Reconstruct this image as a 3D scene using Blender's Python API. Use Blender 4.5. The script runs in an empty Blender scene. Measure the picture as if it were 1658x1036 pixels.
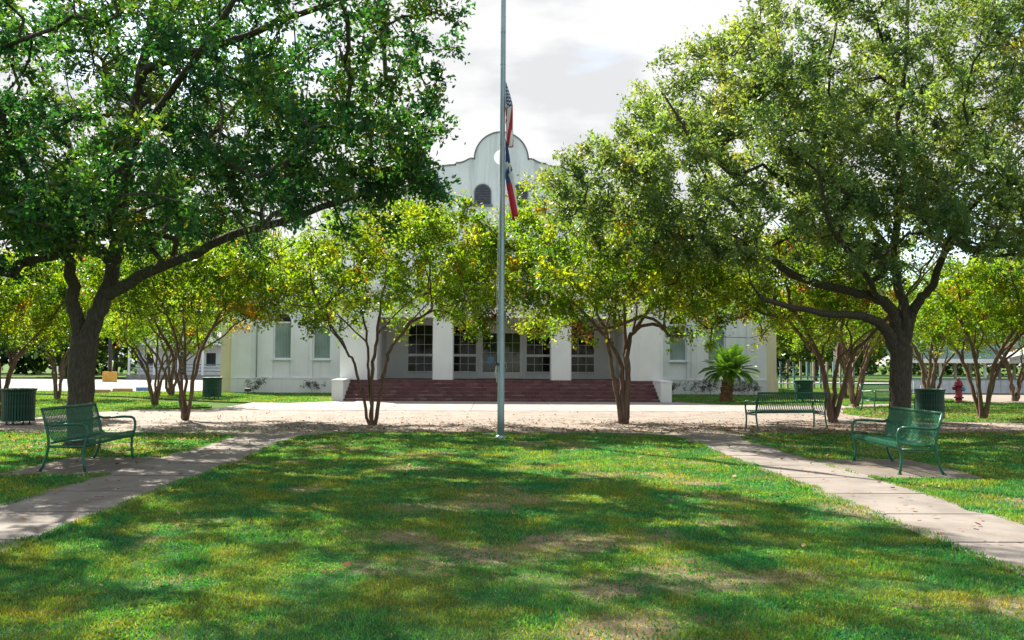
import bpy, math, random
import numpy as np
from mathutils import Matrix, Vector
random.seed(7); RNG = np.random.default_rng(7)
R = math.radians
sc = bpy.context.scene
col = sc.collection

# ------------------------------------------------------------------ camera
F, HY, VX, CH = 1500.0, 587.0, 797.0, 1.6
cam = bpy.data.cameras.new('camera'); camo = bpy.data.objects.new('camera', cam); col.objects.link(camo)
cam.sensor_width = 36; cam.lens = 36*F/1658; cam.clip_end = 3000; cam.clip_start = 0.05
camo.matrix_world = Matrix.Translation((0, 0, CH)) @ Matrix.Rotation(R(-1.22), 4, 'Z') @ Matrix.Rotation(R(92.63), 4, 'X') @ Matrix.Rotation(R(0.3), 4, 'Z')
sc.camera = camo
# ------------------------------------------------------------------ sky, sun, exposure
SUN_EL, SUN_AZ = 43.5, 36.0        # azimuth to the left of the view direction (+Y)
w = bpy.data.worlds.new('World'); sc.world = w; w.use_nodes = True
nt = w.node_tree; nt.nodes.clear(); N = nt.nodes.new; Lk = nt.links.new
sky = N('ShaderNodeTexSky'); sky.sky_type = 'NISHITA'; sky.sun_disc = False
sky.sun_elevation = R(SUN_EL); sky.sun_rotation = R(-SUN_AZ); sky.altitude = 20
tc = N('ShaderNodeTexCoord')
mp = N('ShaderNodeMapping'); mp.inputs['Scale'].default_value = (1.0, 1.0, 2.6); mp.inputs['Location'].default_value = (0.35, 0.1, 0.75)
n1 = N('ShaderNodeTexNoise'); n1.inputs['Scale'].default_value = 4.4; n1.inputs['Detail'].default_value = 7; n1.inputs['Roughness'].default_value = 0.5
n2 = N('ShaderNodeTexNoise'); n2.inputs['Scale'].default_value = 2.1; n2.inputs['Detail'].default_value = 5
Lk(tc.outputs['Generated'], mp.inputs['Vector']); Lk(mp.outputs[0], n1.inputs['Vector']); Lk(mp.outputs[0], n2.inputs['Vector'])
r1 = N('ShaderNodeValToRGB'); r1.color_ramp.elements[0].position = 0.455; r1.color_ramp.elements[1].position = 0.525
r1.color_ramp.elements[0].color = (2.55, 2.59, 2.66, 1); r1.color_ramp.elements[1].color = (3.1, 3.1, 3.1, 1)
r2 = N('ShaderNodeValToRGB'); r2.color_ramp.elements[0].position = 0.39; r2.color_ramp.elements[1].position = 0.49
Lk(n1.outputs['Fac'], r1.inputs['Fac']); Lk(n2.outputs['Fac'], r2.inputs['Fac'])
mx = N('ShaderNodeMix'); mx.data_type = 'RGBA'
Lk(r2.outputs['Color'], mx.inputs['Factor']); Lk(sky.outputs[0], mx.inputs['A']); Lk(r1.outputs['Color'], mx.inputs['B'])
bg = N('ShaderNodeBackground'); bg.inputs['Strength'].default_value = 0.1
wo = N('ShaderNodeOutputWorld'); Lk(mx.outputs['Result'], bg.inputs['Color']); Lk(bg.outputs[0], wo.inputs['Surface'])
sl = bpy.data.lights.new('sun', 'SUN'); sl.energy = 4.8; sl.angle = R(0.55); sl.color = (1.0, 0.93, 0.80)
so = bpy.data.objects.new('sun', sl); col.objects.link(so); so.location = (-30, 40, 50)
sdir = Vector((-math.sin(R(SUN_AZ))*math.cos(R(SUN_EL)), math.cos(R(SUN_AZ))*math.cos(R(SUN_EL)), math.sin(R(SUN_EL))))
so.rotation_euler = sdir.to_track_quat('Z', 'Y').to_euler()
sc.view_settings.view_transform = 'Standard'; sc.view_settings.look = 'None'; sc.view_settings.gamma = 1
sc.view_settings.use_curve_mapping = False
sc.view_settings.exposure = 1.68
sc.render.engine = 'CYCLES'
cy = sc.cycles; cy.use_denoising = True; cy.max_bounces = 8; cy.diffuse_bounces = 6; cy.glossy_bounces = 3; cy.transmission_bounces = 5
cy.transparent_max_bounces = 6; cy.caustics_reflective = False; cy.caustics_refractive = False

# ------------------------------------------------------------------ helpers
def h0(x): return HY + (x-VX)*0.0053
def at(x, y, Y):                      # a photograph point at depth Y, as a world point
    return np.array(((x-VX)*Y/F, Y, CH + (h0(x)-y)*Y/F))
def gnd(x, y):
    Y = CH*F/(y-h0(x)); return ((x-VX)*Y/F, Y)

def tag(o, label=None, cat=None, group=None, kind=None):
    if label: o['label'] = label
    if cat: o['category'] = cat
    if group: o['group'] = group
    if kind: o['kind'] = kind
    return o
def empty(name, loc=(0, 0, 0), rz=0, label=None, cat=None, group=None):
    o = bpy.data.objects.new(name, None); o.location = loc; o.rotation_euler = (0, 0, rz); col.objects.link(o)
    o.empty_display_size = 0.2
    return tag(o, label, cat, group)
def link(name, me, parent=None, loc=None, rot=None):
    o = bpy.data.objects.new(name, me); col.objects.link(o)
    if parent: o.parent = parent
    if loc is not None: o.location = loc
    if rot is not None: o.rotation_euler = rot
    return o
def copy_tree(o, parent=None):
    c = o.copy(); col.objects.link(c); c.parent = parent
    for ch in list(o.children): copy_tree(ch, c)
    return c

class MB:
    def __init__(s): s.v = []; s.f = []
    def add(s, vs, fs):
        b = len(s.v); s.v += [tuple(map(float, p)) for p in vs]; s.f += [tuple(b+i for i in f) for f in fs]; return s
    def box(s, x0, x1, y0, y1, z0, z1):
        return s.add([(x0,y0,z0),(x1,y0,z0),(x1,y1,z0),(x0,y1,z0),(x0,y0,z1),(x1,y0,z1),(x1,y1,z1),(x0,y1,z1)],
                     [(3,2,1,0),(4,5,6,7),(0,1,5,4),(1,2,6,5),(2,3,7,6),(3,0,4,7)])
    def prism(s, pts, y0, y1):        # polygon in x,z extruded along y
        n = len(pts); vs = [(p[0], y0, p[1]) for p in pts]+[(p[0], y1, p[1]) for p in pts]
        fs = [tuple(range(n)), tuple(range(2*n-1, n-1, -1))]+[(i, i+n, (i+1)%n+n, (i+1)%n) for i in range(n)]
        return s.add(vs, fs)
    def slab(s, pts, z0, z1):         # polygon in x,y extruded along z
        n = len(pts); vs = [(p[0], p[1], z0) for p in pts]+[(p[0], p[1], z1) for p in pts]
        fs = [tuple(range(n-1, -1, -1)), tuple(range(n, 2*n))]+[(i, (i+1)%n, (i+1)%n+n, i+n) for i in range(n)]
        return s.add(vs, fs)
    def tube(s, pts, rad, n=8, cap=True):
        P = np.array(pts, float); m = len(P); rad = np.broadcast_to(rad, (m,))
        T = np.gradient(P, axis=0); T /= np.linalg.norm(T, axis=1)[:, None]+1e-9
        up = np.array((0, 0, 1.)) if abs(T[0][2]) < .9 else np.array((1., 0, 0))
        u = np.cross(T[0], up); u /= np.linalg.norm(u); ang = np.arange(n)*2*math.pi/n; vs = []
        for i in range(m):
            u = u-T[i]*np.dot(u, T[i]); u /= np.linalg.norm(u)+1e-9; v = np.cross(T[i], u)
            vs += [P[i]+rad[i]*(math.cos(a)*u+math.sin(a)*v) for a in ang]
        fs = [(i*n+j, i*n+(j+1)%n, (i+1)*n+(j+1)%n, (i+1)*n+j) for i in range(m-1) for j in range(n)]
        if cap: fs += [tuple(range(n-1, -1, -1)), tuple(range((m-1)*n, m*n))]
        return s.add(vs, fs)
    def lathe(s, prof, n=20, c=(0, 0, 0)):
        vs = [(c[0]+r*math.cos(2*math.pi*j/n), c[1]+r*math.sin(2*math.pi*j/n), c[2]+z) for r, z in prof for j in range(n)]
        m = len(prof)
        fs = [(i*n+j, i*n+(j+1)%n, (i+1)*n+(j+1)%n, (i+1)*n+j) for i in range(m-1) for j in range(n)]
        return s.add(vs, fs)
    def mesh(s, name, mat, smooth=False):
        me = bpy.data.meshes.new(name); me.from_pydata(s.v, [], s.f); me.update()
        if mat: me.materials.append(mat)
        if smooth: me.polygons.foreach_set('use_smooth', [True]*len(me.polygons))
        return me
    def build(s, name, mat, parent=None, smooth=False, loc=None, rot=None):
        return link(name, s.mesh(name, mat, smooth), parent, loc, rot)

def np_mesh(name, V, nper, cols, mat, attr='Col'):
    """V (n, nper, 3) separate polygons; cols (n,3) colour per polygon"""
    n = len(V); me = bpy.data.meshes.new(name)
    me.vertices.add(n*nper); me.vertices.foreach_set('co', np.ascontiguousarray(V, np.float32).ravel())
    me.loops.add(n*nper); me.loops.foreach_set('vertex_index', np.arange(n*nper, dtype=np.int32))
    me.polygons.add(n); me.polygons.foreach_set('loop_start', np.arange(0, n*nper, nper, dtype=np.int32))
    me.update(calc_edges=True)
    if cols is not None:
        a = me.color_attributes.new(attr, 'FLOAT_COLOR', 'POINT')
        c = np.ones((n, nper, 4), np.float32); c[:, :, :3] = cols[:, None, :]
        a.data.foreach_set('color', c.ravel())
    me.materials.append(mat); return me

_grids = {}
def vnoise(x, y, scale, seed=0, octv=3):
    x = np.asarray(x)*scale; y = np.asarray(y)*scale; out = 0; amp = 1; tot = 0
    for o in range(octv):
        k = seed*17+o
        if k not in _grids: _grids[k] = np.random.default_rng(k+100).random((256, 256))
        g = _grids[k]; xi = np.floor(x).astype(int); yi = np.floor(y).astype(int)
        fx = x-xi; fy = y-yi; fx = fx*fx*(3-2*fx); fy = fy*fy*(3-2*fy)
        a = g[xi % 256, yi % 256]; b = g[(xi+1) % 256, yi % 256]; c = g[xi % 256, (yi+1) % 256]; d = g[(xi+1) % 256, (yi+1) % 256]
        out = out+amp*((a*(1-fx)+b*fx)*(1-fy)+(c*(1-fx)+d*fx)*fy); tot += amp; amp *= .5; x = x*2.03; y = y*2.03
    return out/tot
def inpoly(X, Y, poly):
    ins = np.zeros(len(X), bool); n = len(poly)
    for i in range(n):
        x1, y1 = poly[i]; x2, y2 = poly[(i+1) % n]
        c = ((y1 > Y) != (y2 > Y)) & (X < (x2-x1)*(Y-y1)/(y2-y1+1e-12)+x1); ins ^= c
    return ins

# ------------------------------------------------------------------ materials
class Mat:
    def __init__(s, name, rough=.8, spec=.3):
        s.m = bpy.data.materials.new(name); s.m.use_nodes = True; s.t = s.m.node_tree
        s.p = s.t.nodes['Principled BSDF']; s.out = s.t.nodes['Material Output']
        s.p.inputs['Roughness'].default_value = rough; s.p.inputs['Specular IOR Level'].default_value = spec
    def n(s, t, **kw):
        nd = s.t.nodes.new(t)
        for k, v in kw.items():
            if k in nd.inputs: nd.inputs[k].default_value = v
            else: setattr(nd, k, v)
        return nd
    def l(s, a, b): s.t.links.new(a, b)
    def coord(s, scale=(1, 1, 1), kind='Object'):
        c = s.n('ShaderNodeTexCoord'); m = s.n('ShaderNodeMapping'); m.inputs['Scale'].default_value = scale
        s.l(c.outputs[kind], m.inputs['Vector']); return m.outputs[0]
    def ramp(s, fac, stops):
        r = s.n('ShaderNodeValToRGB'); e = r.color_ramp.elements
        while len(e) < len(stops): e.new(.5)
        for el, (p, c) in zip(e, stops): el.position = p; el.color = (*c, 1) if len(c) == 3 else c
        s.l(fac, r.inputs['Fac']); return r.outputs['Color']
    def mix(s, fac, a, b, mode='MIX'):
        m = s.n('ShaderNodeMix', data_type='RGBA', blend_type=mode)
        for sock, v in ((m.inputs['Factor'], fac), (m.inputs['A'], a), (m.inputs['B'], b)):
            if hasattr(v, 'links'): s.l(v, sock)
            else: sock.default_value = v if not isinstance(v, tuple) or len(v) == 4 else (*v, 1)
        return m.outputs['Result']
    def noise(s, vec, scale, detail=4, rough=.55):
        k = s.n('ShaderNodeTexNoise', Scale=scale, Detail=detail, Roughness=rough); s.l(vec, k.inputs['Vector']); return k.outputs['Fac']
    def bump(s, h, strength=.3, dist=.02):
        b = s.n('ShaderNodeBump', Strength=strength, Distance=dist); s.l(h, b.inputs['Height']); s.l(b.outputs[0], s.p.inputs['Normal'])
    def col(s, c):
        if hasattr(c, 'links'): s.l(c, s.p.inputs['Base Color'])
        else: s.p.inputs['Base Color'].default_value = (*c, 1)
        return s

def varied(name, c, amt=.25, scale=6, rough=.8, bump=.15, spec=.3, kind='Object', metal=0, bdist=.01):
    m = Mat(name, rough, spec); v = m.coord(kind=kind); f = m.noise(v, scale, 6, .6)
    lo = tuple(x*(1-amt) for x in c); hi = tuple(min(1, x*(1+amt)) for x in c)
    m.col(m.ramp(f, [(.3, lo), (.7, hi)])); m.p.inputs['Metallic'].default_value = metal
    if bump: m.bump(m.noise(v, scale*6, 4), bump, bdist)
    return m.m
def leafmat(name, trans=.5, tint=(1.25, 1.15, .35), rough=.45, spec=.35):
    m = Mat(name, rough, spec); a = m.n('ShaderNodeVertexColor', layer_name='Col'); c = a.outputs['Color']
    m.col(c); t = m.n('ShaderNodeBsdfTranslucent'); m.l(m.mix(1.0, c, tint, 'MULTIPLY'), t.inputs['Color'])
    mxs = m.n('ShaderNodeMixShader', Fac=trans); m.l(m.p.outputs[0], mxs.inputs[1]); m.l(t.outputs[0], mxs.inputs[2])
    m.l(mxs.outputs[0], m.out.inputs['Surface']); return m.m

def stucco(name, base, stain=(.20, .21, .19), amt=.75, ztop=13.0, zlow=6.0):
    m = Mat(name, .9, .2); v = m.coord((1.6, 1.6, .09)); st = m.noise(v, 1.3, 7, .65)
    v2 = m.coord(); mott = m.noise(v2, .9, 6, .6)
    b = m.mix(m.ramp(mott, [(.3, (0, 0, 0)), (.75, (1, 1, 1))]), tuple(x*.86 for x in base), base)
    fine = m.ramp(st, [(.52, (0, 0, 0)), (.74, (1, 1, 1))])
    fm = m.n('ShaderNodeMath', operation='MULTIPLY'); m.l(fine, fm.inputs[0]); fm.inputs[1].default_value = amt
    m.col(m.mix(fm.outputs[0], b, stain)); m.bump(m.noise(v2, 45, 3), .12, .01); return m.m

M = {}
M['stucco'] = stucco('stucco white', (.74, .76, .76), (.40, .43, .43), .32)
M['stucco_gable'] = stucco('stucco gable', (.66, .72, .74), (.20, .24, .24), .6)  # bluer and darker than the wall stucco: shade put into the colour
M['cream'] = stucco('stucco cream', (.60, .54, .37), (.36, .31, .20), .4)
M['trim'] = varied('white trim', (.72, .74, .75), .1, 3, .6, .05)
M['coping'] = varied('dark coping', (.13, .15, .16), .3, 3, .8)
M['louver'] = varied('louver', (.07, .08, .10), .3, 5, .6)
def glass(name, c, rough=.06, spec=.6):
    m = Mat(name, rough, spec); v = m.coord(kind='Object'); m.col(m.ramp(m.noise(v, 1.5, 3), [(.3, tuple(x*.7 for x in c)), (.7, c)])); 
    m.bump(m.noise(v, 2.5, 2), .04, .02); return m.m
M['glass'] = glass('glass with dark interior', (.016, .018, .014), .05, .22)  # opaque pane, the shade of the room behind is put into its colour
M['glass_door'] = glass('door glass with painted reflection', (.018, .04, .018), .03, .5)  # green reflection of the trees is painted into the base colour
m = Mat('glass with blind', .10, .5); v = m.coord(); wv = m.n('ShaderNodeTexWave', Scale=4.2, Distortion=.4); m.l(v, wv.inputs['Vector'])
m.col(m.mix(m.ramp(m.noise(v, 1.1, 3), [(.35, (0, 0, 0)), (.65, (1, 1, 1))]), m.ramp(wv.outputs['Fac'], [(.1, (.10, .15, .14)), (.5, (.19, .26, .24))]), (.24, .31, .28))); m.bump(m.noise(v, 2, 2), .05, .02); M['glass_blind'] = m.m
m = Mat('brick', .85, .25); v = m.coord(); oi = m.n('ShaderNodeObjectInfo')
cc = m.ramp(oi.outputs['Random'], [(0, (.100, .047, .052)), (.5, (.145, .067, .070)), (1, (.20, .098, .098))])
m.col(m.mix(m.ramp(m.noise(v, 14, 5), [(.35, (0, 0, 0)), (.7, (1, 1, 1))]), cc, (.10, .045, .05))); m.bump(m.noise(v, 60, 3), .3, .004); M['brick'] = m.m
M['mortar'] = varied('mortar', (.34, .28, .27), .2, 8, .9)
M['porch'] = varied('porch tile', (.14, .06, .06), .2, 5, .7)
M['bench'] = varied('green enamel', (.010, .105, .058), .35, 7, .38, .06, .5)
M['can'] = varied('dark green enamel', (.007, .062, .038), .3, 9, .5, .05, .4)
M['liner'] = varied('black liner', (.012, .03, .022), .2, 9, .6)
M['pole'] = varied('brushed aluminium', (.30, .38, .42), .15, 3, .38, .03, .5, metal=.55)
M['rope'] = varied('rope', (.5, .5, .5), .2, 30, .8)
M['dark_metal'] = varied('dark metal', (.03, .035, .04), .2, 5, .5)
M['flag_red'] = varied('flag red', (.48, .025, .05), .15, 5, .7); M['flag_white'] = varied('flag white', (.75, .75, .76), .08, 5, .7); M['flag_blue'] = varied('flag blue', (.03, .065, .20), .15, 5, .7)
M['hyd_red'] = varied('hydrant red', (.22, .010, .028), .3, 8, .5, .05, .5); M['hyd_blue'] = varied('hydrant cap blue', (.15, .33, .5), .15, 8, .45, .05)
def bark(name, c, sc_=(9, 9, 2.2), strength=.9, dist=.035):
    m = Mat(name, .9, .15); v = m.coord(sc_, 'Object'); f = m.noise(v, 2.0, 7, .65)
    vo = m.n('ShaderNodeTexVoronoi', Scale=2.4); m.l(v, vo.inputs['Vector'])
    h = m.n('ShaderNodeMath', operation='MULTIPLY'); m.l(f, h.inputs[0]); m.l(vo.outputs['Distance'], h.inputs[1])
    m.col(m.ramp(f, [(.28, tuple(x*.45 for x in c)), (.55, c), (.8, tuple(x*1.6 for x in c))])); m.bump(h.outputs[0], strength, dist); return m.m
M['oak_bark'] = bark('oak bark', (.10, .083, .066), (14, 14, 4.5), 1.0, .05)
M['crape_bark'] = bark('crape bark', (.155, .105, .075), (6, 6, 1.2), .6, .02)
M['palm_bark'] = bark('palm bark', (.16, .09, .05), (6, 6, 14), 1.0, .04)
M['bg_bark'] = bark('far bark', (.10, .09, .08), (3, 3, 1), .5, .03)
M['oak_leaf'] = leafmat('oak leaf', .52, (1.7, 1.45, .35), .42, .5)
M['crape_leaf'] = leafmat('crape leaf', .60, (1.45, 1.45, .28), .45, .35)
M['grass'] = leafmat('grass blade', .48, (1.8, 1.4, .32), .6, .2)
M['litter'] = leafmat('fallen leaf', .15, (1, 1, 1), .8, .2)
M['palm_leaf'] = leafmat('palm leaf', .4, (1.4, 1.3, .4), .4, .4)
M['shrub_leaf'] = leafmat('shrub leaf', .3, (1.2, 1.2, .8), .6, .2)
M['moss'] = varied('hanging moss', (.20, .21, .17), .25, 12, .9, 0)
m = Mat('lawn soil', .95, .1); a = m.n('ShaderNodeVertexColor', layer_name='Col'); v = m.coord()
m.col(m.mix(m.ramp(m.noise(v, 38, 5, .7), [(.3, (0, 0, 0)), (.72, (1, 1, 1))]), m.mix(1.0, a.outputs['Color'], (.55, .55, .5), 'MULTIPLY'), a.outputs['Color'])); m.bump(m.noise(v, 55, 4), .8, .03); M['lawn'] = m.m
def grass_flat(name, a, b, s1):
    m = Mat(name, .95, .1); v = m.coord(); f1 = m.noise(v, s1, 6, .6); f2 = m.noise(v, 30, 4, .7)
    c = m.mix(m.ramp(f1, [(.35, (0, 0, 0)), (.65, (1, 1, 1))]), a, b); m.col(m.mix(m.ramp(f2, [(.3, (0, 0, 0)), (.7, (1, 1, 1))]), m.mix(1.0, c, (.5, .5, .5), 'MULTIPLY'), c))
    m.bump(m.noise(v, 40, 4), .8, .04); return m.m
M['grass_far'] = grass_flat('far grass', (.055, .14, .022), (.11, .17, .035), .35)
def concrete(name, c, c2, agg=0, bump=.2):
    m = Mat(name, .88, .25); v = m.coord(kind='Object'); f = m.noise(v, .8, 8, .65); g = m.noise(v, 60, 4, .7)
    k = m.mix(m.ramp(f, [(.3, (0, 0, 0)), (.7, (1, 1, 1))]), c2, c)
    k = m.mix(m.ramp(g, [(.25, (.8, .8, .8)), (.75, (0, 0, 0))]), k, m.mix(1.0, k, (.76, .74, .72), 'MULTIPLY'))
    blot = m.noise(m.coord((1, 1, 1)), 1.7, 5, .6)
    k = m.mix(m.ramp(blot, [(.38, (.75, .75, .75)), (.56, (0, 0, 0))]), k, m.mix(1.0, k, (.70, .69, .68), 'MULTIPLY'))
    crk = m.noise(m.coord((.5, .5, .5)), 3, 9, .75)
    k = m.mix(m.ramp(crk, [(.60, (0, 0, 0)), (.72, (.5, .5, .5))]), k, m.mix(1.0, k, (.55, .52, .5), 'MULTIPLY'))
    m.col(k); m.bump(g, bump, .006); return m.m
M['walk'] = concrete('sidewalk concrete', (.275, .245, .225), (.195, .174, .16))
M['pad'] = concrete('dirty pad concrete', (.21, .18, .155), (.145, .125, .105))
M['plaza'] = concrete('aggregate paving', (.30, .255, .225), (.225, .19, .168), bump=.25)
M['apron'] = concrete('pale concrete', (.34, .315, .30), (.28, .26, .25))
M['asphalt'] = concrete('parking concrete', (.33, .32, .325), (.27, .265, .265))
M['dirt'] = varied('joint dirt', (.09, .075, .06), .4, 9, .95)
M['tan_stop'] = varied('tan wheel stop', (.45, .30, .15), .2, 6); M['blue_stop'] = varied('blue wheel stop', (.10, .22, .38), .2, 6)
M['yellow'] = varied('yellow painted concrete', (.55, .32, .07), .2, 3)
M['sign_blue'] = varied('sign blue', (.03, .16, .5), .1, 3, .5); M['white'] = varied('white paint', (.75, .76, .78), .08, 4, .6, .05)
M['siding'] = varied('white siding', (.70, .72, .74), .1, 2, .7); M['shingle'] = varied('grey shingle', (.27, .27, .27), .2, 4, .9)
M['green_roof'] = varied('green metal roof', (.012, .05, .05), .25, 2, .75); M['rail_blue'] = varied('blue grey rail', (.14, .25, .28), .15, 3, .6)
M['post_wood'] = varied('weathered post', (.30, .25, .2), .25, 4, .8); M['plank'] = varied('pale plank', (.58, .60, .66), .12, 3, .7)
M['fence'] = varied('fence steel', (.2, .22, .22), .2, 5, .5)

# ------------------------------------------------------------------ ground, lawns, paving
def grass_cols(X, Y, n):
    """colour of the turf itself (healthy / clover / dry patches)"""
    dry = vnoise(X, Y, 1.3, 1, 5); pat = vnoise(X, Y, 2.4, 2, 4)
    central = np.exp(-((X-1.2)/2.6)**2)*.055*(np.abs(X) < 4.0)
    d = np.clip((dry+central+.05*(Y > 20)-.622)/.13, 0, 1)*(.35+.65*vnoise(X, Y, 5.0, 4, 3)*1.4).clip(0, 1)
    g1 = np.array((.058, .200, .070)); g2 = np.array((.160, .245, .055)); tan = np.array((.33, .275, .19))
    t = np.clip((pat-.35)/.3, 0, 1)[:, None]
    c = g1*(1-t)+g2*t
    return c, d, tan
GB = MB(); GB.box(-700, 700, -80, 1300, -1.0, 0.0)
tag(GB.build('ground', M['grass_far']), 'wide grassy ground around the square', 'ground', kind='structure')

def lawn_grid(name, x0, x1, y0, y1, st, z, label):
    xs = np.arange(x0, x1+st/2, st); ys = np.arange(y0, y1+st/2, st); nx, ny = len(xs), len(ys)
    X, Y = np.meshgrid(xs, ys); X = X.ravel(); Y = Y.ravel()
    Z = z+.022*(vnoise(X, Y, 1.2, 5, 3)-.5)
    me = bpy.data.meshes.new(name)
    idx = np.arange(nx*ny).reshape(ny, nx)
    F4 = np.stack([idx[:-1, :-1], idx[:-1, 1:], idx[1:, 1:], idx[1:, :-1]], -1).reshape(-1, 4)
    me.from_pydata(np.stack([X, Y, Z], 1).tolist(), [], F4.tolist()); me.update()
    c, d, tan = grass_cols(X, Y, 0); cg = c*.62*(1-d[:, None])+tan*d[:, None]*.8
    a = me.color_attributes.new('Col', 'FLOAT_COLOR', 'POINT'); C4 = np.ones((len(X), 4), np.float32); C4[:, :3] = cg; a.data.foreach_set('color', C4.ravel())
    me.materials.append(M['lawn']); return tag(link(name, me), label, 'lawn', kind='structure')
lawn_grid('lawn', -3.95, 3.95, 1.0, 21.2, .12, .030, 'central lawn between the two sidewalks')
lawn_grid('lawn', -26.0, -5.32, 1.0, 21.2, .16, .030, 'lawn to the left of the left sidewalk')
lawn_grid('lawn', 5.27, 26.0, 1.0, 21.9, .16, .030, 'lawn to the right of the right sidewalk')

def wavy(pts, amp=.12, step=.5, seed=3):
    out = []; rg = random.Random(seed)
    for i in range(len(pts)):
        a = np.array(pts[i]); b = np.array(pts[(i+1) % len(pts)]); n = max(1, int(np.linalg.norm(b-a)/step))
        for k in range(n):
            p = a+(b-a)*k/n; out.append((p[0]+rg.uniform(-amp, amp), p[1]+rg.uniform(-amp, amp)))
    return out
plaza = [(-30, 20.7), (-16, 20.7), (-9, 20.5), (-5.9, 20.3), (-5.3, 19.4), (-3.95, 19.6), (-3.4, 20.7), (0, 20.8), (3.2, 20.7), (3.95, 19.9), (5.27, 19.8), (6.2, 20.9), (9, 21.2), (16, 22.3), (30, 22.6), (30, 44), (13.5, 44), (13.5, 29.85), (-13, 29.85), (-30, 42)]
MBp = MB().slab(wavy(plaza, .07, .6), -.3, .045)
tag(MBp.build('plaza', M['plaza']), 'pinkish aggregate paving across the front of the building', 'pavement', kind='structure')
ap = tag(MB().box(-9, 13.2, 29.7, 37.2, -.3, .038).build('entrance_walk', M['dirt']), 'pale concrete walk in front of the steps', 'pavement', kind='structure')
for i in range(8):
    for j in range(2):
        x0 = -9+i*2.775; y0 = 29.86+j*3.6
        MB().box(x0+.008, x0+2.767, y0+.008, y0+3.59, -.2, .050+.002*((i+j) % 2)).build('slab', M['apron'], ap)
def patch(pts, label, z=.055, seed=1):
    o = MB().slab(wavy(pts, .10, .5, seed), -.2, z).build('lawn', M['grass_far']); return tag(o, label, 'lawn', kind='structure')
PB = [(-12.7, 23.9), (-11.9, 28.4), (-9.6, 31.8), (-10.1, 33.4), (-16.8, 39.7), (-22, 41.8), (-45, 43), (-45, 23.5)]
PC = [(-15.7, 40.5), (-12.5, 37.5), (-9.4, 35.2), (-7.6, 34.9), (-6.2, 36.6), (-6.2, 47), (-30, 47), (-22, 44)]
PD = [(7.0, 38.5), (7.6, 36.6), (9, 34.8), (10.6, 34.2), (13.2, 34.8), (15, 36.2), (20, 38), (24, 60), (13, 60), (7, 47)]
PE = [(11.3, 25.2), (14, 24.8), (24, 24.6), (45, 24.6), (45, 37.6), (19.5, 37.6), (15.3, 35.0), (12.2, 32.2), (11, 28.8)]
patch(PB, 'grass strip between the left walkway and the parking lot', seed=2)
patch(PC, 'sunny grass bed in front of the left wing', seed=3)
patch(PD, 'grass bed around the sago palm at the right wing', seed=4)
patch(PE, 'shaded grass strip around the right hydrant and trees', seed=5)
tag(MB().slab([(-120, 44.6), (-19, 43.6), (-16, 45.5), (-13.6, 62), (-13.6, 78), (-120, 78)], -.2, .030).build('parking_lot', M['asphalt']), 'bright pale parking lot on the left', 'parking lot', kind='structure')
tag(MB().slab([(19.3, 38.4), (70, 37.8), (70, 48.4), (22, 48.4)], -.2, .033).build('road', M['plaza']), 'pinkish road strip behind the hydrant', 'road', kind='structure')
tag(MB().box(14.5, 160, 74, 82, -.2, .033).build('road', M['asphalt']), 'far pale road beyond the right lawn', 'road', kind='structure')

# sidewalks: bed + slabs with open joints
def sidewalk(x0, x1, y0, y1, first, label, seed):
    rg = random.Random(seed)
    bed = tag(MB().box(x0+.01, x1-.01, y0, y1, -.2, .012).build('sidewalk', M['dirt']), label, 'sidewalk', kind='structure')
    y = first
    while y < y1:
        L = 1.52; ye = min(y+L, y1); t = rg.uniform(-.004, .004); e = .03
        MB().add([(x0, y+.019, -.1), (x1, y+.019, -.1), (x1, ye-.019, -.1), (x0, ye-.019, -.1), (x0, y+.019, .046+t), (x1, y+.019, .046-t), (x1, ye-.019, .046+rg.uniform(-.004, .004)), (x0, ye-.019, .046-t)],
                 [(3,2,1,0),(4,5,6,7),(0,1,5,4),(1,2,6,5),(2,3,7,6),(3,0,4,7)]).build('slab', M['walk'], bed)
        y += L
sidewalk(-5.32, -3.95, 2.0, 19.6, 2.1, 'narrow concrete sidewalk on the left of the lawn', 1)
sidewalk(3.95, 5.27, 2.0, 19.9, 2.05, 'narrow concrete sidewalk on the right of the lawn', 2)
tag(MB().slab(wavy([(-6.75, 12.9), (-5.33, 12.9), (-5.33, 15.2), (-6.75, 15.2)], .03, .4), -.1, .041).build('bench_pad', M['pad']), 'concrete pad under the left bench', 'pavement', kind='structure')
tag(MB().slab(wavy([(5.28, 12.75), (6.85, 12.75), (6.85, 15.25), (5.28, 15.25)], .03, .4), -.1, .041).build('bench_pad', M['pad']), 'concrete pad under the right front bench', 'pavement', kind='structure')

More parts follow.
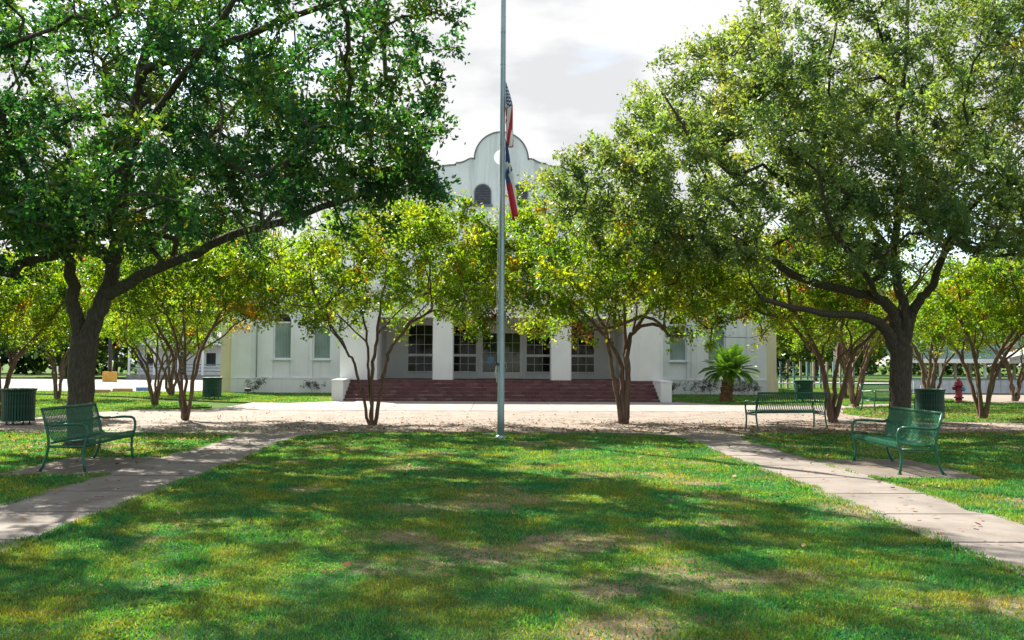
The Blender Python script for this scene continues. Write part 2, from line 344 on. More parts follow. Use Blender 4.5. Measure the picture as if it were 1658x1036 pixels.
# grass blades -------------------------------------------------------
def blades(regions):
    VV = []; CC = []
    for (poly, dens, hgt, wid, z, keep) in regions:
        P = np.array(poly); x0, y0 = P.min(0); x1, y1 = P.max(0)
        n = int((x1-x0)*(y1-y0)*dens); X = RNG.uniform(x0, x1, n); Y = RNG.uniform(y0, y1, n)
        k = inpoly(X, Y, poly) & (np.abs(X) < .64*Y+2.2) & ~((X > -6.72) & (X < -5.2) & (Y > 12.95) & (Y < 15.15)) & ~((X > 5.2) & (X < 6.82) & (Y > 12.8) & (Y < 15.2))
        X, Y = X[k], Y[k]
        c, d, tan = grass_cols(X, Y, 0)
        k = RNG.random(len(X)) > d*.40*keep; X, Y, c, d = X[k], Y[k], c[k], d[k]; n = len(X)
        isdry = RNG.random(n) < (.06+.62*d)
        cl_ = vnoise(X, Y, 3.5, 6, 3); cc = c*RNG.uniform(.6, 1.4, (n, 1))*(.72+.6*cl_[:, None]); cc[:, 0] *= RNG.uniform(.6, 1.3, n)*np.clip(.35+1.2*vnoise(X, Y, 4.1, 7, 3), .5, 1.4)
        cc[isdry] = (tan*RNG.uniform(.55, 1.3, (n, 1)))[isdry]
        tall = .35+1.35*vnoise(X, Y, 2.6, 8, 3)
        h = hgt*RNG.uniform(.5, 1.25, n)*tall*np.where(isdry, .6, 1); wd = wid*RNG.uniform(.7, 1.3, n); weed = (vnoise(X, Y, 1.9, 15, 4)+RNG.normal(0, .04, n) > .585) & ~isdry
        h[weed] *= .75; wd[weed] *= 2.1; cc[weed] = cc[weed]*np.array((.75, 1.0, 1.25))
        a = RNG.uniform(0, 2*math.pi, n); ln = RNG.uniform(.1, 1.0, n)*h; b = RNG.uniform(0, 2*math.pi, n)
        base = np.stack([X, Y, np.full(n, z)+.022*(vnoise(X, Y, 1.2, 5, 3)-.5)], 1)
        dx = np.stack([np.cos(a)*wd/2, np.sin(a)*wd/2, np.zeros(n)], 1)
        tip = base+np.stack([np.cos(b)*ln, np.sin(b)*ln, h], 1)
        VV.append(np.stack([base-dx, base+dx, tip], 1)); CC.append(cc)
    return np.concatenate(VV), np.concatenate(CC)
def rect(x0, x1, y0, y1): return [(x0, y0), (x1, y0), (x1, y1), (x0, y1)]
regs = []
for (y0, y1, dn, hh, ww) in ((4.2, 8, 4300, .027, .0095), (8, 12, 2600, .028, .012), (12, 16, 1350, .030, .015), (16, 21.0, 760, .033, .020)):
    regs.append((rect(-3.98, 3.97, y0, y1), dn, hh, ww, .028, 1))
    regs.append((rect(-17, -5.28, y0, y1), dn*.6, hh*1.2, ww*1.3, .028, 1))
    regs.append((rect(5.24, 17, y0, y1+.5), dn*.6, hh*1.2, ww*1.3, .028, 1))
for xe, d_ in ((-3.95, -1), (3.95, 1), (-5.32, 1), (5.27, -1)):
    yy = np.arange(4.5, 19.5, .12); zz = xe+d_*(.01+.17*vnoise(yy*1.0, yy*0+xe, 1.4, 14, 4)**2*2); pg = [(xe-d_*.05, 4.5)]+list(zip(zz.tolist(), yy.tolist()))+[(xe-d_*.05, 19.4)]
    regs.append((pg, 2600, .04, .011, .040, .2))
for p in (PB, PC, PD, PE): regs.append((p, 230, .045, .03, .053, .3))
V, C = blades(regs)
tag(link('grass', np_mesh('grass', V, 3, C, M['grass'])), 'short turf grass covering the lawns', 'grass', kind='stuff')

# ------------------------------------------------------------------ building
XA = 0.42
bld = empty('civic_building', (XA, 40, 0), 0, 'white stucco hall with curved mission gable and brick entrance steps', 'building')
BO = Vector((-XA, -40, 0))   # builders below use absolute depth; parts sit at this offset
def bpart(mb, name, mat, parent=bld, **k):
    o = mb.build(name, mat, parent, **k)
    if parent is bld: o.location = (0, -40, 0)
    return o
FY, PY, WY, GY = 36.9, 38.65, 46.0, 48.0
PZ = .87
# entrance block
b = MB()
for s in (-1, 1):
    x0, x1 = sorted((s*5.2, s*6.73)); b.box(x0, x1, PY, WY+.3, 0, 4.6)
b.box(-5.2, 5.2, PY, PY+.95, 3.47, 4.597); b.box(-5.199, 5.199, PY+.95, WY, 4.1, 4.4)
b.box(-5.2, 5.2, 42.1, 42.35, 3.32, 4.1)
for s in (-1, 1):
    for (a0, a1) in ((4.27, 5.2), (2.27, 3.08)):
        x0, x1 = sorted((s*a0, s*a1)); b.box(x0, x1, 42.1, 42.35, PZ-.05, 3.32)
    for (a0, a1) in ((3.08, 4.27), (1.10, 2.27)):
        x0, x1 = sorted((s*a0, s*a1)); b.box(x0, x1, 42.14, 42.3, PZ-.05, 1.14)
bpart(b, 'entrance_block', M['stucco'])
bpart(MB().box(-6.85, 6.85, PY-.12, PY+.9, 4.6, 4.78).box(-6.79, 6.79, PY-.06, PY+.9, 4.40, 4.50), 'cornice', M['trim'])
bpart(MB().box(-5.2, 5.2, PY+.3, 42.1, -.1, PZ-.004), 'porch_floor', M['porch'])
for s in (-1, 1):
    for cx in (2.47,):
        bb = .04; x = s*cx; h = .425
        pts = [(x-h+bb, PY+.03), (x+h-bb, PY+.03), (x+h, PY+.03+bb), (x+h, PY+.88-bb), (x+h-bb, PY+.88), (x-h+bb, PY+.88), (x-h, PY+.88-bb), (x-h, PY+.03+bb)]
        bpart(MB().slab(pts, PZ, 3.47), 'column', M['stucco'])
    x0, x1 = sorted((s*6.3, s*6.74)); 
    ck = bpart(MB().box(x0, x1, FY-.1, PY-.002, -.1, .84), 'cheek_wall', M['stucco'])
    MB().box(x0-.02, x1+.02, FY-.13, PY-.004, .84, .90).build('cap', M['trim'], ck)
# steps of individual bricks
stp = bpart(MB(), 'steps', M['mortar'])
core = MB()
for k in range(6):
    core.box(-6.29, 6.29, FY+.012+k*.34, PY+.36, k*.145-.1 if k == 0 else k*.145-.02, (k+1)*.145-.012)
stp.data = core.mesh('steps', M['mortar'])
bw = 12.56/50
brick = MB().box(-bw/2+.003, bw/2-.003, 0, .35, 0, .130).mesh('brick', M['brick'])
half = MB().box(-bw/4+.003, bw/4-.003, 0, .35, 0, .130).mesh('brick', M['brick'])
for k in range(6):
    odd = k % 2
    for i in range(51 if odd else 50):
        ends = odd and i in (0, 50); x = -6.28+bw*(i if odd else i+.5)
        if ends: x = -6.28+bw*.25 if i == 0 else 6.28-bw*.25
        link('brick', half if ends else brick, stp, (x, FY+k*.34+random.uniform(-.003, .003), k*.145+.004+random.uniform(-.0015, .0015)))
# glazed windows under the porch, pane by pane
pane_m = {}
def pane(w_, h_, mat):
    key = (round(w_, 3), round(h_, 3), mat)
    if key not in pane_m: pane_m[key] = MB().box(0, w_, 0, .012, 0, h_).mesh('pane', M[mat])
    return pane_m[key]
def grid_window(x0, x1, z0, z1, zm, y, mat='glass'):
    fr = MB(); t = .05
    fr.box(x0, x0+t, y, y+.09, z0, z1).box(x1-t, x1, y, y+.09, z0, z1).box(x0+t, x1-t, y+.001, y+.089, z0, z0+t).box(x0+t, x1-t, y+.001, y+.089, z1-t, z1)
    fr.box(x0+t, x1-t, y-.01, y+.088, zm-.055, zm+.055)
    win = None; mun = .018; cells = []
    for (a, c_, rows) in ((z0+t, zm-.055, 2), (zm+.055, z1-t, 3)):
        wd = (x1-x0-2*t-2*mun)/3; ht = (c_-a-(rows-1)*mun)/rows
        for i in range(1, 3):
            xx = x0+t+i*wd+(i-1)*mun; fr.box(xx, xx+mun, y+.02, y+.06, a, c_)
        for j in range(1, rows):
            zz = a+j*ht+(j-1)*mun; fr.box(x0+t, x1-t, y+.022, y+.058, zz, zz+mun)
        for i in range(3):
            for j in range(rows): cells.append((x0+t+i*(wd+mun), a+j*(ht+mun), wd, ht))
    win = bpart(fr, 'window', M['trim'])
    for (px, pz, wd, ht) in cells: link('pane', pane(wd, ht, mat), win, (px, y+.04, pz), (random.uniform(-.004, .004), 0, random.uniform(-.006, .006)))
for s in (-1, 1):
    for (a0, a1) in ((3.08, 4.27), (1.10, 2.27)):
        x0, x1 = sorted((s*a0, s*a1)); grid_window(x0+.003, x1-.003, 1.143, 3.317, 1.92, 42.08)
bpart(MB().box(-1.10, -1.0, 42.05, 42.3, PZ, 3.32).box(1.0, 1.10, 42.05, 42.3, PZ, 3.32).box(-1, 1, 42.05, 42.3, 3.08, 3.32), 'door_frame', M['trim'])
for s in (-1, 1):
    x0, x1 = sorted((s*.012, s*.995)); t = .15
    d = bpart(MB().box(x0, x0+t, 42.1, 42.16, PZ+.01, 3.07).box(x1-t, x1, 42.1, 42.16, PZ+.01, 3.07).box(x0+t, x1-t, 42.101, 42.159, PZ+.01, PZ+.3).box(x0+t, x1-t, 42.101, 42.159, 2.93, 3.07), 'door', M['trim'])
    for j in range(1): link('pane', pane(x1-x0-2*t, 2.93-PZ-.3, 'glass_door'), d, (x0+t, 42.125, PZ+.3), (0, 0, s*.01))
    mt = MB(); 
    for j in range(1, 4): zz = PZ+.3+j*.44; mt.box(x0+t, x1-t, 42.112, 42.122, zz, zz+.012)
    mt.box((x0+x1)/2-.006, (x0+x1)/2+.006, 42.111, 42.121, PZ+.3, 2.93); mt.build('muntin', M['trim'], d)
    MB().tube([(s*.10, 42.06, 1.75), (s*.10, 42.06, 2.05)], .014).build('handle', M['dark_metal'], d)
    if s < 0: MB().box(-.62, -.34, 42.107, 42.110, 1.55, 1.85).build('notice', varied('notice paper', (.25, .5, .75), .2, 9, .6, 0), d)
# wings
def arch_pts(x0, x1, zs, zt, n=14):
    c = (x0+x1)/2; r = (x1-x0)/2
    return [(c-r*math.cos(math.pi*i/n), zs+r*math.sin(math.pi*i/n)) for i in range(n+1)]
WIN = ((8.42, 9.30), (10.36, 11.24)); WH = 5.6; SZ = 1.72; SP = 3.55
for s in (-1, 1):
    b = MB(); edges = [6.73, 8.42, 9.30, 10.36, 11.24, 13.2]
    for (a0, a1) in ((6.731, 8.42), (9.30, 10.36), (11.24, 13.2)):
        x0, x1 = sorted((s*a0, s*a1)); b.box(x0, x1, WY, WY+.4, 0, WH)
    for (a0, a1) in WIN:
        x0, x1 = sorted((s*a0, s*a1)); b.box(x0, x1, WY+.10, WY+.4, 0, SZ)
        pts = [(x0, WH), (x0, SP)]+arch_pts(x0, x1, SP, WH)[1:-1]+[(x1, SP), (x1, WH)]
        b.prism(pts, WY+.003, WY+.397)
    x0, x1 = sorted((s*12.3, s*13.26)); b.box(x0, x1, WY-.06, WY+.3, .80, WH-.01)
    x0, x1 = sorted((s*9.5, s*10.16)); b.box(x0, x1, WY-.05, WY+.3, .80, WH-.01)
    pass
    bpart(b, 'wing_wall', M['stucco'])
    # chamfered cream corner and side wall
    P4 = [(s*13.262, WY-.055), (s*13.98, WY+.66), (s*13.98, WY+16), (s*13.4, WY+16), (s*13.4, WY+.5), (s*13.262, WY+.4)]
    if s < 0: P4 = P4[::-1]
    cw = bpart(MB().slab(P4, 0, WH), 'side_wall', M['cream'])
    P5 = [(s*13.25, WY-.13), (s*14.05, WY+.63), (s*14.05, WY+16), (s*13.5, WY+16), (s*13.5, WY+.6)]
    if s < 0: P5 = P5[::-1]
    MB().slab(P5, -.1, .79).build('plinth', M['cream'], cw)
    x0, x1 = sorted((s*6.735, s*13.25)); pl = bpart(MB().box(x0, x1, WY-.12, WY+.02, -.1, .75).box(x0, x1, WY-.14, WY+.015, .75, .80), 'plinth', M['stucco'])
    x0, x1 = sorted((s*6.735, s*13.4)); bpart(MB().box(x0, x1, WY-.1, WY+.5, WH, WH+.12), 'coping', M['trim'])
    for (a0, a1) in WIN:
        x0, x1 = sorted((s*a0, s*a1)); y = WY+.2; t = .055
        fr = MB().box(x0, x0+t, y, y+.08, SZ, SP).box(x1-t, x1, y, y+.08, SZ, SP).box(x0+t, x1-t, y+.001, y+.079, SZ, SZ+t).box(x0+t, x1-t, y-.01, y+.079, SP-.06, SP+.02)
        wn = bpart(fr, 'window', M['trim'])
        MB().box(x0+t, x1-t, y+.04, y+.05, SZ+t, SP-.06).build('pane', M['glass_blind'], wn)
        MB().prism(arch_pts(x0+.002, x1-.002, SP+.02, WH), y+.04, y+.05).build('arched_pane', M['glass'], wn)
        MB().box(x0-.06, x1+.06, WY-.05, y, SZ-.06, SZ-.002).build('sill', M['trim'], wn)
dp = MB().tube([(-12.02, WY-.05, .82), (-12.02, WY-.05, WH-.05)], .028, 8); bpart(dp, 'downpipe', M['fence'])
# main hall with the curved gable
def gable_side():
    p = []                                     # from axis top outwards and down
    for i in range(15):
        a = math.pi/2*(1-i/14); p.append((1.38*math.cos(a), 12.2+1.42*math.sin(a)))
    p += [(1.42, 12.2), (1.62, 12.22), (1.66, 12.19)]
    for i in range(1, 7): t = i/6; p.append((1.66+.60*t, 12.19-.22*math.sin(t*math.pi/2)))
    p += [(2.36, 11.97), (2.37, 11.86)]
    for i in range(1, 12): a = math.pi/2*i/11; p.append((2.37+2.6*math.sin(a), 10.0+1.86*math.cos(a)))
    p += [(5.0, 9.7), (8.6, 9.7), (8.6, 0)]
    return p
gs = gable_side(); HZ, HR = 12.32, .40
for s in (-1, 1):
    hole = [(s*HR*math.sin(math.pi*i/14), HZ-HR*math.cos(math.pi*i/14)) for i in range(15)]
    pts = [(0, 0)]+hole+[(s*x, z) for x, z in gs]
    if s > 0: pts = pts[::-1]
    pts = [p if abs(p[0]) > 1e-6 else (s*.0, p[1]) for p in pts]
    n = len(pts); mb = MB(); mb.prism(pts, GY, GY+.45)
    bpart(mb, 'gable_wall', M['stucco_gable'])
    cp = []
    for x, z in gs[:-1]: cp.append((s*x, z))
    cpm = MB()
    for i in range(len(cp)-1):
        (xa, za), (xb, zb) = cp[i], cp[i+1]
        L = math.hypot(xb-xa, zb-za)
        if L < 1e-4: continue
        nx, nz = -(zb-za)/L*s, (xb-xa)/L*s
        if s*nx < 0 and abs(nz) < .1: nx, nz = -nx, -nz
        if nz < 0: nx, nz = -nx, -nz
        q = [(xa, za), (xb, zb), (xb+nx*.07, zb+nz*.07), (xa+nx*.07, za+nz*.07)]
        cpm.prism(q if s > 0 else q[::-1], GY-.05, GY+.5)
    bpart(cpm, 'coping', M['coping'])
    # louvred arched window
    x0, x1 = s*.96-.42, s*.96+.42; zb, zsn = 9.82, 10.45
    ap_ = arch_pts(x0, x1, zsn, 0)
    lw = bpart(MB().prism([(x0, zb)]+ap_+[(x1, zb)], GY-.012, GY-.004), 'louvre_window', M['louver'])
    sl_ = MB(); z = zb+.03
    while z < zsn+.40:
        hw = .39 if z < zsn else math.sqrt(max(.0, .40**2-(z-zsn)**2))
        if hw > .06: sl_.add([(s*.96-hw, GY-.075, z), (s*.96+hw, GY-.075, z), (s*.96+hw, GY-.015, z+.055), (s*.96-hw, GY-.015, z+.055), (s*.96-hw, GY-.07, z-.012), (s*.96+hw, GY-.07, z-.012)], [(0, 1, 2, 3), (4, 5, 1, 0)])
        z += .085
    o = sl_.build('louvre_slats', varied('louvre slat', (.12, .13, .16), .2, 5, .6), lw); o['kind'] = 'stuff'
    rim = [(x0-.0, GY-.05, zb)]+[(x, GY-.05, z) for x, z in ap_]+[(x1, GY-.05, zb)]
    MB().tube(rim, .035, 6).build('frame', M['coping'], lw)
    MB().box(x0-.10, x1+.10, GY-.16, GY-.003, zb-.12, zb-.01).build('sill', M['coping'], lw)
bpart(MB().box(-8.6, -8.2, GY+.46, 74, 0, 9.2).box(8.2, 8.6, GY+.46, 74, 0, 9.2).box(-8.2, 8.2, 73.6, 74, 0, 9.2).box(-8.19, 8.19, GY+.46, 73.6, 8.6, 8.8), 'hall_wall', M['stucco'])
bpart(MB().box(-13.3, 13.3, WY+.42, GY-.01, 4.9, 5.1).box(-13.4, -8.7, GY-.01, 61, 4.9, 5.1).box(8.7, 13.4, GY-.01, 61, 4.9, 5.1), 'flat_roof', M['shingle'])

# ------------------------------------------------------------------ trees
def rvec(n):
    v = RNG.normal(size=(n, 3)); return v/np.linalg.norm(v, axis=1)[:, None]
def in_ell(ells, n, shell=.0, wts=None):
    out = []; vol = np.array([e[1][0]*e[1][1]*e[1][2] for e in ells]); vol = vol/vol.sum()
    if wts is not None: vol = vol*np.array(wts); vol /= vol.sum()
    for e, f in zip(ells, vol):
        k = max(1, int(round(n*f))); d = rvec(k); r = RNG.random(k)**(1/(3+shell))
        out.append(np.array(e[0])+d*r[:, None]*np.array(e[1]))
    return np.concatenate(out)

class Tree:
    def __init__(s): s.P = []; s.par = []; s.rad = []; s.chains = []
    def limb(s, pts, r0, r1, start=None, sub=4, jit=.018):
        pts = [np.array(p, float) for p in pts]; ids = []
        if start is not None: pts = [s.P[start]]+pts; ids = [start]
        Q = [pts[0]]
        for i in range(len(pts)-1):            # Catmull-Rom
            p0 = pts[max(i-1, 0)]; p1 = pts[i]; p2 = pts[i+1]; p3 = pts[min(i+2, len(pts)-1)]
            for k in range(1, sub+1):
                t = k/sub; Q.append(.5*((2*p1)+(-p0+p2)*t+(2*p0-5*p1+4*p2-p3)*t*t+(-p0+3*p1-3*p2+p3)*t**3))
        m = len(Q)
        for i, q in enumerate(Q):
            if i == 0 and start is not None: continue
            q = q+(RNG.normal(size=3)*jit*min(1, i/3) if i else 0)
            s.P.append(q); s.par.append(ids[-1] if ids else -1); s.rad.append(r0+(r1-r0)*(i/(m-1))**.8); ids.append(len(s.P)-1)
        s.chains.append(ids); return ids
    def near(s, p): return int(np.argmin(((np.array(s.P)-np.array(p))**2).sum(1)))
    def grow(s, C, root, first, step=.45, droop=.1, wob=.08):
        C = C[np.argsort(np.linalg.norm(C-np.array(root), axis=1))]
        base = np.array(s.P[first]) if first else None
        dist0 = np.zeros(0)
        for c in C:
            P = np.array(s.P); d = np.linalg.norm(P-c, axis=1)
            pen = np.maximum(0, P[:, 2]-c[2])*.5; d2 = d+pen; d2[:first] += 50
            j = int(np.argmin(d2)); a = P[j]; L = np.linalg.norm(c-a); n = max(2, int(L/step)+1)
            pr = P[s.par[j]] if s.par[j] >= 0 else a-np.array((0, 0, 1)); dirn = a-pr; dirn /= np.linalg.norm(dirn)+1e-9
            ctrl = a+dirn*L*.33+np.array((0, 0, L*droop)); ids = [j]
            for k in range(1, n+1):
                t = k/n; q = (1-t)**2*a+2*t*(1-t)*ctrl+t*t*c
                if k < n: q = q+RNG.normal(size=3)*wob*min(1, L)
                s.P.append(q); s.par.append(ids[-1]); s.rad.append(0); ids.append(len(s.P)-1)
            s.chains.append(ids)
        s.tips = C
    def wood(s, name, mat, k=.011, rmin=.006, expo=.5, sides=(10, 6, 4)):
        n = len(s.P); wgt = np.zeros(n); kids = np.zeros(n, int)
        for i in range(n):
            if s.par[i] >= 0: kids[s.par[i]] += 1
        for i in range(n-1, -1, -1):
            if kids[i] == 0: wgt[i] += 1
            if s.par[i] >= 0: wgt[s.par[i]] += wgt[i]
        r = np.maximum(np.array(s.rad), np.maximum(rmin, k*wgt**expo)); mb = MB(); P = np.array(s.P)
        hand = np.array(s.rad) > 0
        r[hand] = np.array(s.rad)[hand]
        for ch in s.chains:
            rr = r[ch].copy()
            if s.rad[ch[-1]] == 0 or len(ch) > 1: rr[0] = min(rr[0]*.82, rr[1]*1.25) if len(ch) > 1 and s.par[ch[0]] >= 0 else rr[0]
            for i in range(1, len(rr)): rr[i] = min(rr[i], rr[i-1]*1.08)
            nn = sides[0] if rr[0] > .07 else sides[1] if rr[0] > .02 else sides[2]
            mb.tube(P[ch], rr, nn, cap=rr[-1] > .012)
        return mb.mesh(name, mat, True)

def leaves(C, twigs, per, tl, size, asp, pal, wts, spread=.06, up=.25, sizevar=.45, flat=.3, cj=.18):
    n = len(C); n_t = n*twigs; cen = np.repeat(C, twigs, 0); d = rvec(n_t); d[:, 2] += up; d /= np.linalg.norm(d, axis=1)[:, None]
    L = RNG.uniform(tl*.4, tl*1.3, n_t); clcol = np.repeat(RNG.uniform(1-cj, 1+cj, (n, 1)), twigs, 0)
    ci = np.repeat(RNG.choice(len(pal), n, p=wts), twigs)
    k = per; cen = np.repeat(cen, k, 0); d = np.repeat(d, k, 0); L = np.repeat(L, k); N_ = len(L)
    t = RNG.uniform(.08, 1.05, N_); p = cen+d*(L*t)[:, None]+RNG.normal(size=(N_, 3))*spread; p[:, 2] -= (t*L)**2*.25
    ax = d*.6+rvec(N_)*.9; ax /= np.linalg.norm(ax, axis=1)[:, None]
    nr = rvec(N_); nr[:, 2] += flat; sd = np.cross(ax, nr); sd /= np.linalg.norm(sd, axis=1)[:, None]+1e-9
    s_ = size*RNG.uniform(1-sizevar, 1+sizevar, N_); ln = (ax.T*s_).T; wd = (sd.T*s_*asp).T
    s_ = s_*1.0; fold = np.cross(sd, ax)*(s_*.10)[:, None]
    V = np.stack([p, p+ln*.45+wd/2+fold, p+ln, p+ln*.5-wd/2+fold], 1)
    pal = np.array(pal); cidx = np.repeat(ci, k); alt = RNG.random(N_) < .2; cidx[alt] = RNG.choice(len(pal), alt.sum(), p=wts)
    cc = pal[cidx]*np.repeat(clcol, k, 0)*RNG.uniform(.75, 1.25, (N_, 1))
    return V, cc

OAKP = [(.029, .124, .052), (.050, .150, .046), (.098, .180, .038), (.018, .094, .056), (.15, .18, .035)]
OAKW = [.33, .3, .2, .14, .03]
CRP = [(.11, .21, .022), (.17, .26, .022), (.25, .28, .025), (.32, .17, .025), (.06, .14, .035), (.30, .09, .04)]
CRW = [.34, .31, .18, .028, .132, .01]

def flare(mb_base, r, n=9, seed=0):
    pass
# ---- left live oak
def roots(t, base, r, n=6):
    b0 = np.array(base)
    for i in range(n):
        a = 2*math.pi*i/n+RNG.uniform(-.3, .3); d = np.array((math.cos(a), math.sin(a), 0))
        t.chains.append(None); t.chains.pop()
        s0 = len(t.P)
        for q, rr in ((b0+d*r*.1+np.array((0, 0, r*2.2)), r*.55), (b0+d*r*.75+np.array((0, 0, r*.75)), r*.45), (b0+d*r*1.5+np.array((0, 0, r*.05)), r*.28), (b0+d*r*2.2+np.array((0, 0, -r*.35)), r*.15)):
            t.P.append(q); t.par.append(len(t.P)-2 if len(t.P)-1 > s0 else 0); t.rad.append(rr)
        t.chains.append(list(range(s0, len(t.P))))

def oak_left():
    t = Tree(); Y = 17.1; A = lambda x, y, d=0: at(x, y, Y+d)
    tr = t.limb([A(140, 726), A(139, 660), A(140, 600), A(143, 545)], .205, .245, jit=.01)
    t.rad[0] = .26; first = len(t.P)-2
    l1 = t.limb([A(126, 500), A(121, 455, -.2), A(110, 415, -.5), A(80, 350, -1), A(30, 250, -2), A(-30, 120, -3)], .145, .05, tr[-3])
    l2 = t.limb([A(160, 512), A(178, 470, .1), A(186, 430, .1), A(197, 355, 0), A(210, 235, -.4), A(218, 140, -.6), A(240, 20, -1), A(260, -120, -1)], .18, .06, tr[-3])
    l3 = t.limb([A(195, 468, -.1), A(245, 440, -.3), A(320, 408, -.6), A(400, 372, -1.0), A(500, 345, -1.4), A(580, 315, -1.6)], .135, .045, t.near(A(176, 474)))
    t.limb([A(233, 108, -.9), A(300, 86, -1.4), A(372, 60, -2), A(480, 15, -2.6), A(600, -20, -3)], .10, .04, t.near(A(217, 145, -.6)))
    t.limb([A(259, 380, .8), A(290, 310, 1.4), A(320, 262, 1.8), A(340, 215, 2), A(420, 130, 2.4), A(520, 60, 2.4)], .085, .035, t.near(A(196, 360)))
    t.limb([A(150, 300, 1.5), A(100, 200, 3), A(60, 90, 4)], .08, .03, t.near(A(205, 260)))
    t.limb([A(250, 180, -2.2), A(330, 60, -4), A(420, -80, -5)], .08, .03, t.near(A(211, 230)))
    ells = [((-3.6, 15.0, 7.0), (3.1, 3.6, 3.1)), ((-8.2, 16.5, 7.6), (4.4, 4.6, 4.2)), ((-11.3, 14.2, 6.2), (4.0, 4.0, 3.6)), ((-3.5, 11.8, 9.2), (5.4, 4.4, 2.2)), ((-3.1, 15.2, 4.8), (2.3, 2.4, 1.3)), ((-7.5, 20.0, 7.0), (4.4, 3.4, 3.4)), ((-5.6, 17.0, 4.8), (2.6, 2.2, 1.0)), ((-10.2, 17.5, 4.6), (2.6, 2.2, 1.2)), ((-9.2, 14.6, 4.1), (2.6, 1.8, 1.0)), ((-5.0, 14.2, 4.3), (2.4, 1.8, .95)), ((-2.1, 15.4, 4.9), (1.6, 1.6, 1.0)), ((-1.7, 15.4, 6.6), (1.1, 1.6, 2.0)), ((-6.8, 18.5, 4.4), (3, 2, .9)), ((-9.2, 10.6, 7.4), (4.2, 3.4, 2.0)), (tuple(at(685, 300, 15.4)), (.75, .9, .55)), (tuple(at(640, 255, 15.2)), (.9, 1, .6)), (tuple(at(90, 405, 14.6)), (1.5, 1.2, .7)), (tuple(at(20, 430, 14.8)), (1.2, 1.2, .6))]  # forward and overhead lobes out of view are added to shade the near lawn
    C = in_ell(ells, 1850, 1.0, [1.45, 1, 1, .75, 1.3, 1, 1.3, 1.3, 2.0, 2.0, 2.2, 1.6, 1.5, 1.5, 7, 5, 6, 6]); C = C[C[:, 2] > 3.05-.65*(C[:, 0] < -7.6)+.6*vnoise(C[:, 0], C[:, 1], .7, 3)]
    px = VX+C[:, 0]/C[:, 1]*F; py = HY-(C[:, 2]-CH)/C[:, 1]*F
    k = (px < 722+20*np.sin(C[:, 2]*2.1)) | (py < -75)
    # open pockets in the crown, more of them out of view to dapple the lawn
    hole = vnoise(C[:, 0]*1.0+C[:, 2]*.7, C[:, 1]+C[:, 2]*.5, .75, 9, 2) < np.where(py < -40, .40, .335)
    C = C[k & ~hole]
    t.grow(C, t.P[tr[-1]], first, .5, .10, .10); first_ = first
    roots(t, A(140, 726), .21)
    return t, C
def finish(t, name, loc, label, cat, group, wood_mat, leafdata, leaf_mat, **kw):
    e = empty(name, loc, 0, label, cat, group); off = (-loc[0], -loc[1], -loc[2])
    wd = link('trunk', t.wood('trunk', wood_mat, **kw), e, off)
    V, cc = leafdata; cr = link('crown', np_mesh('crown', V, 4, cc, leaf_mat), e, off)
    return e
def oak_leaves(C, pal, per, size, asp):
    py = HY-(C[:, 2]-CH)/C[:, 1]*F; hi = py < -60
    a = leaves(C[~hi], 8, per, .38, size, asp, pal, OAKW, .06, cj=.32); b = leaves(C[hi], 8, 11, .62, size, asp, pal, OAKW, .14, cj=.32)  # unseen upper crown is looser, shaped to break its shade into dapples
    return np.concatenate([a[0], b[0]]), np.concatenate([a[1], b[1]])
t, C = oak_left()
oakL = finish(t, 'oak_tree', tuple(at(140, 726, 17.1)), 'big dark live oak with forked trunk behind the left bench', 'tree', 'live oaks', M['oak_bark'], oak_leaves(C, OAKP, 19, .095, .5), M['oak_leaf'], k=.0115)
# grey moss strands hanging in that oak
ms = MB()
for i in range(46):
    c = at(RNG.normal(437, 26), RNG.uniform(285, 345), 15.2+RNG.uniform(-.5, .5)) if i < 34 else at(RNG.uniform(60, 330), RNG.uniform(110, 250), 14.5)
    L = RNG.uniform(.4, 1.15); pts = []; p = np.array(c)-np.array(tuple(oakL.location)); dx = RNG.normal(size=2)*.02
    for k in range(7): pts.append(p.copy()); p = p+np.array((dx[0]+RNG.normal()*.03, dx[1]+RNG.normal()*.03, -L/6))
    ms.tube(pts, np.linspace(.008, .003, 7), 3, False)
ms.build('hanging_moss', M['moss'], oakL)['kind'] = 'stuff'

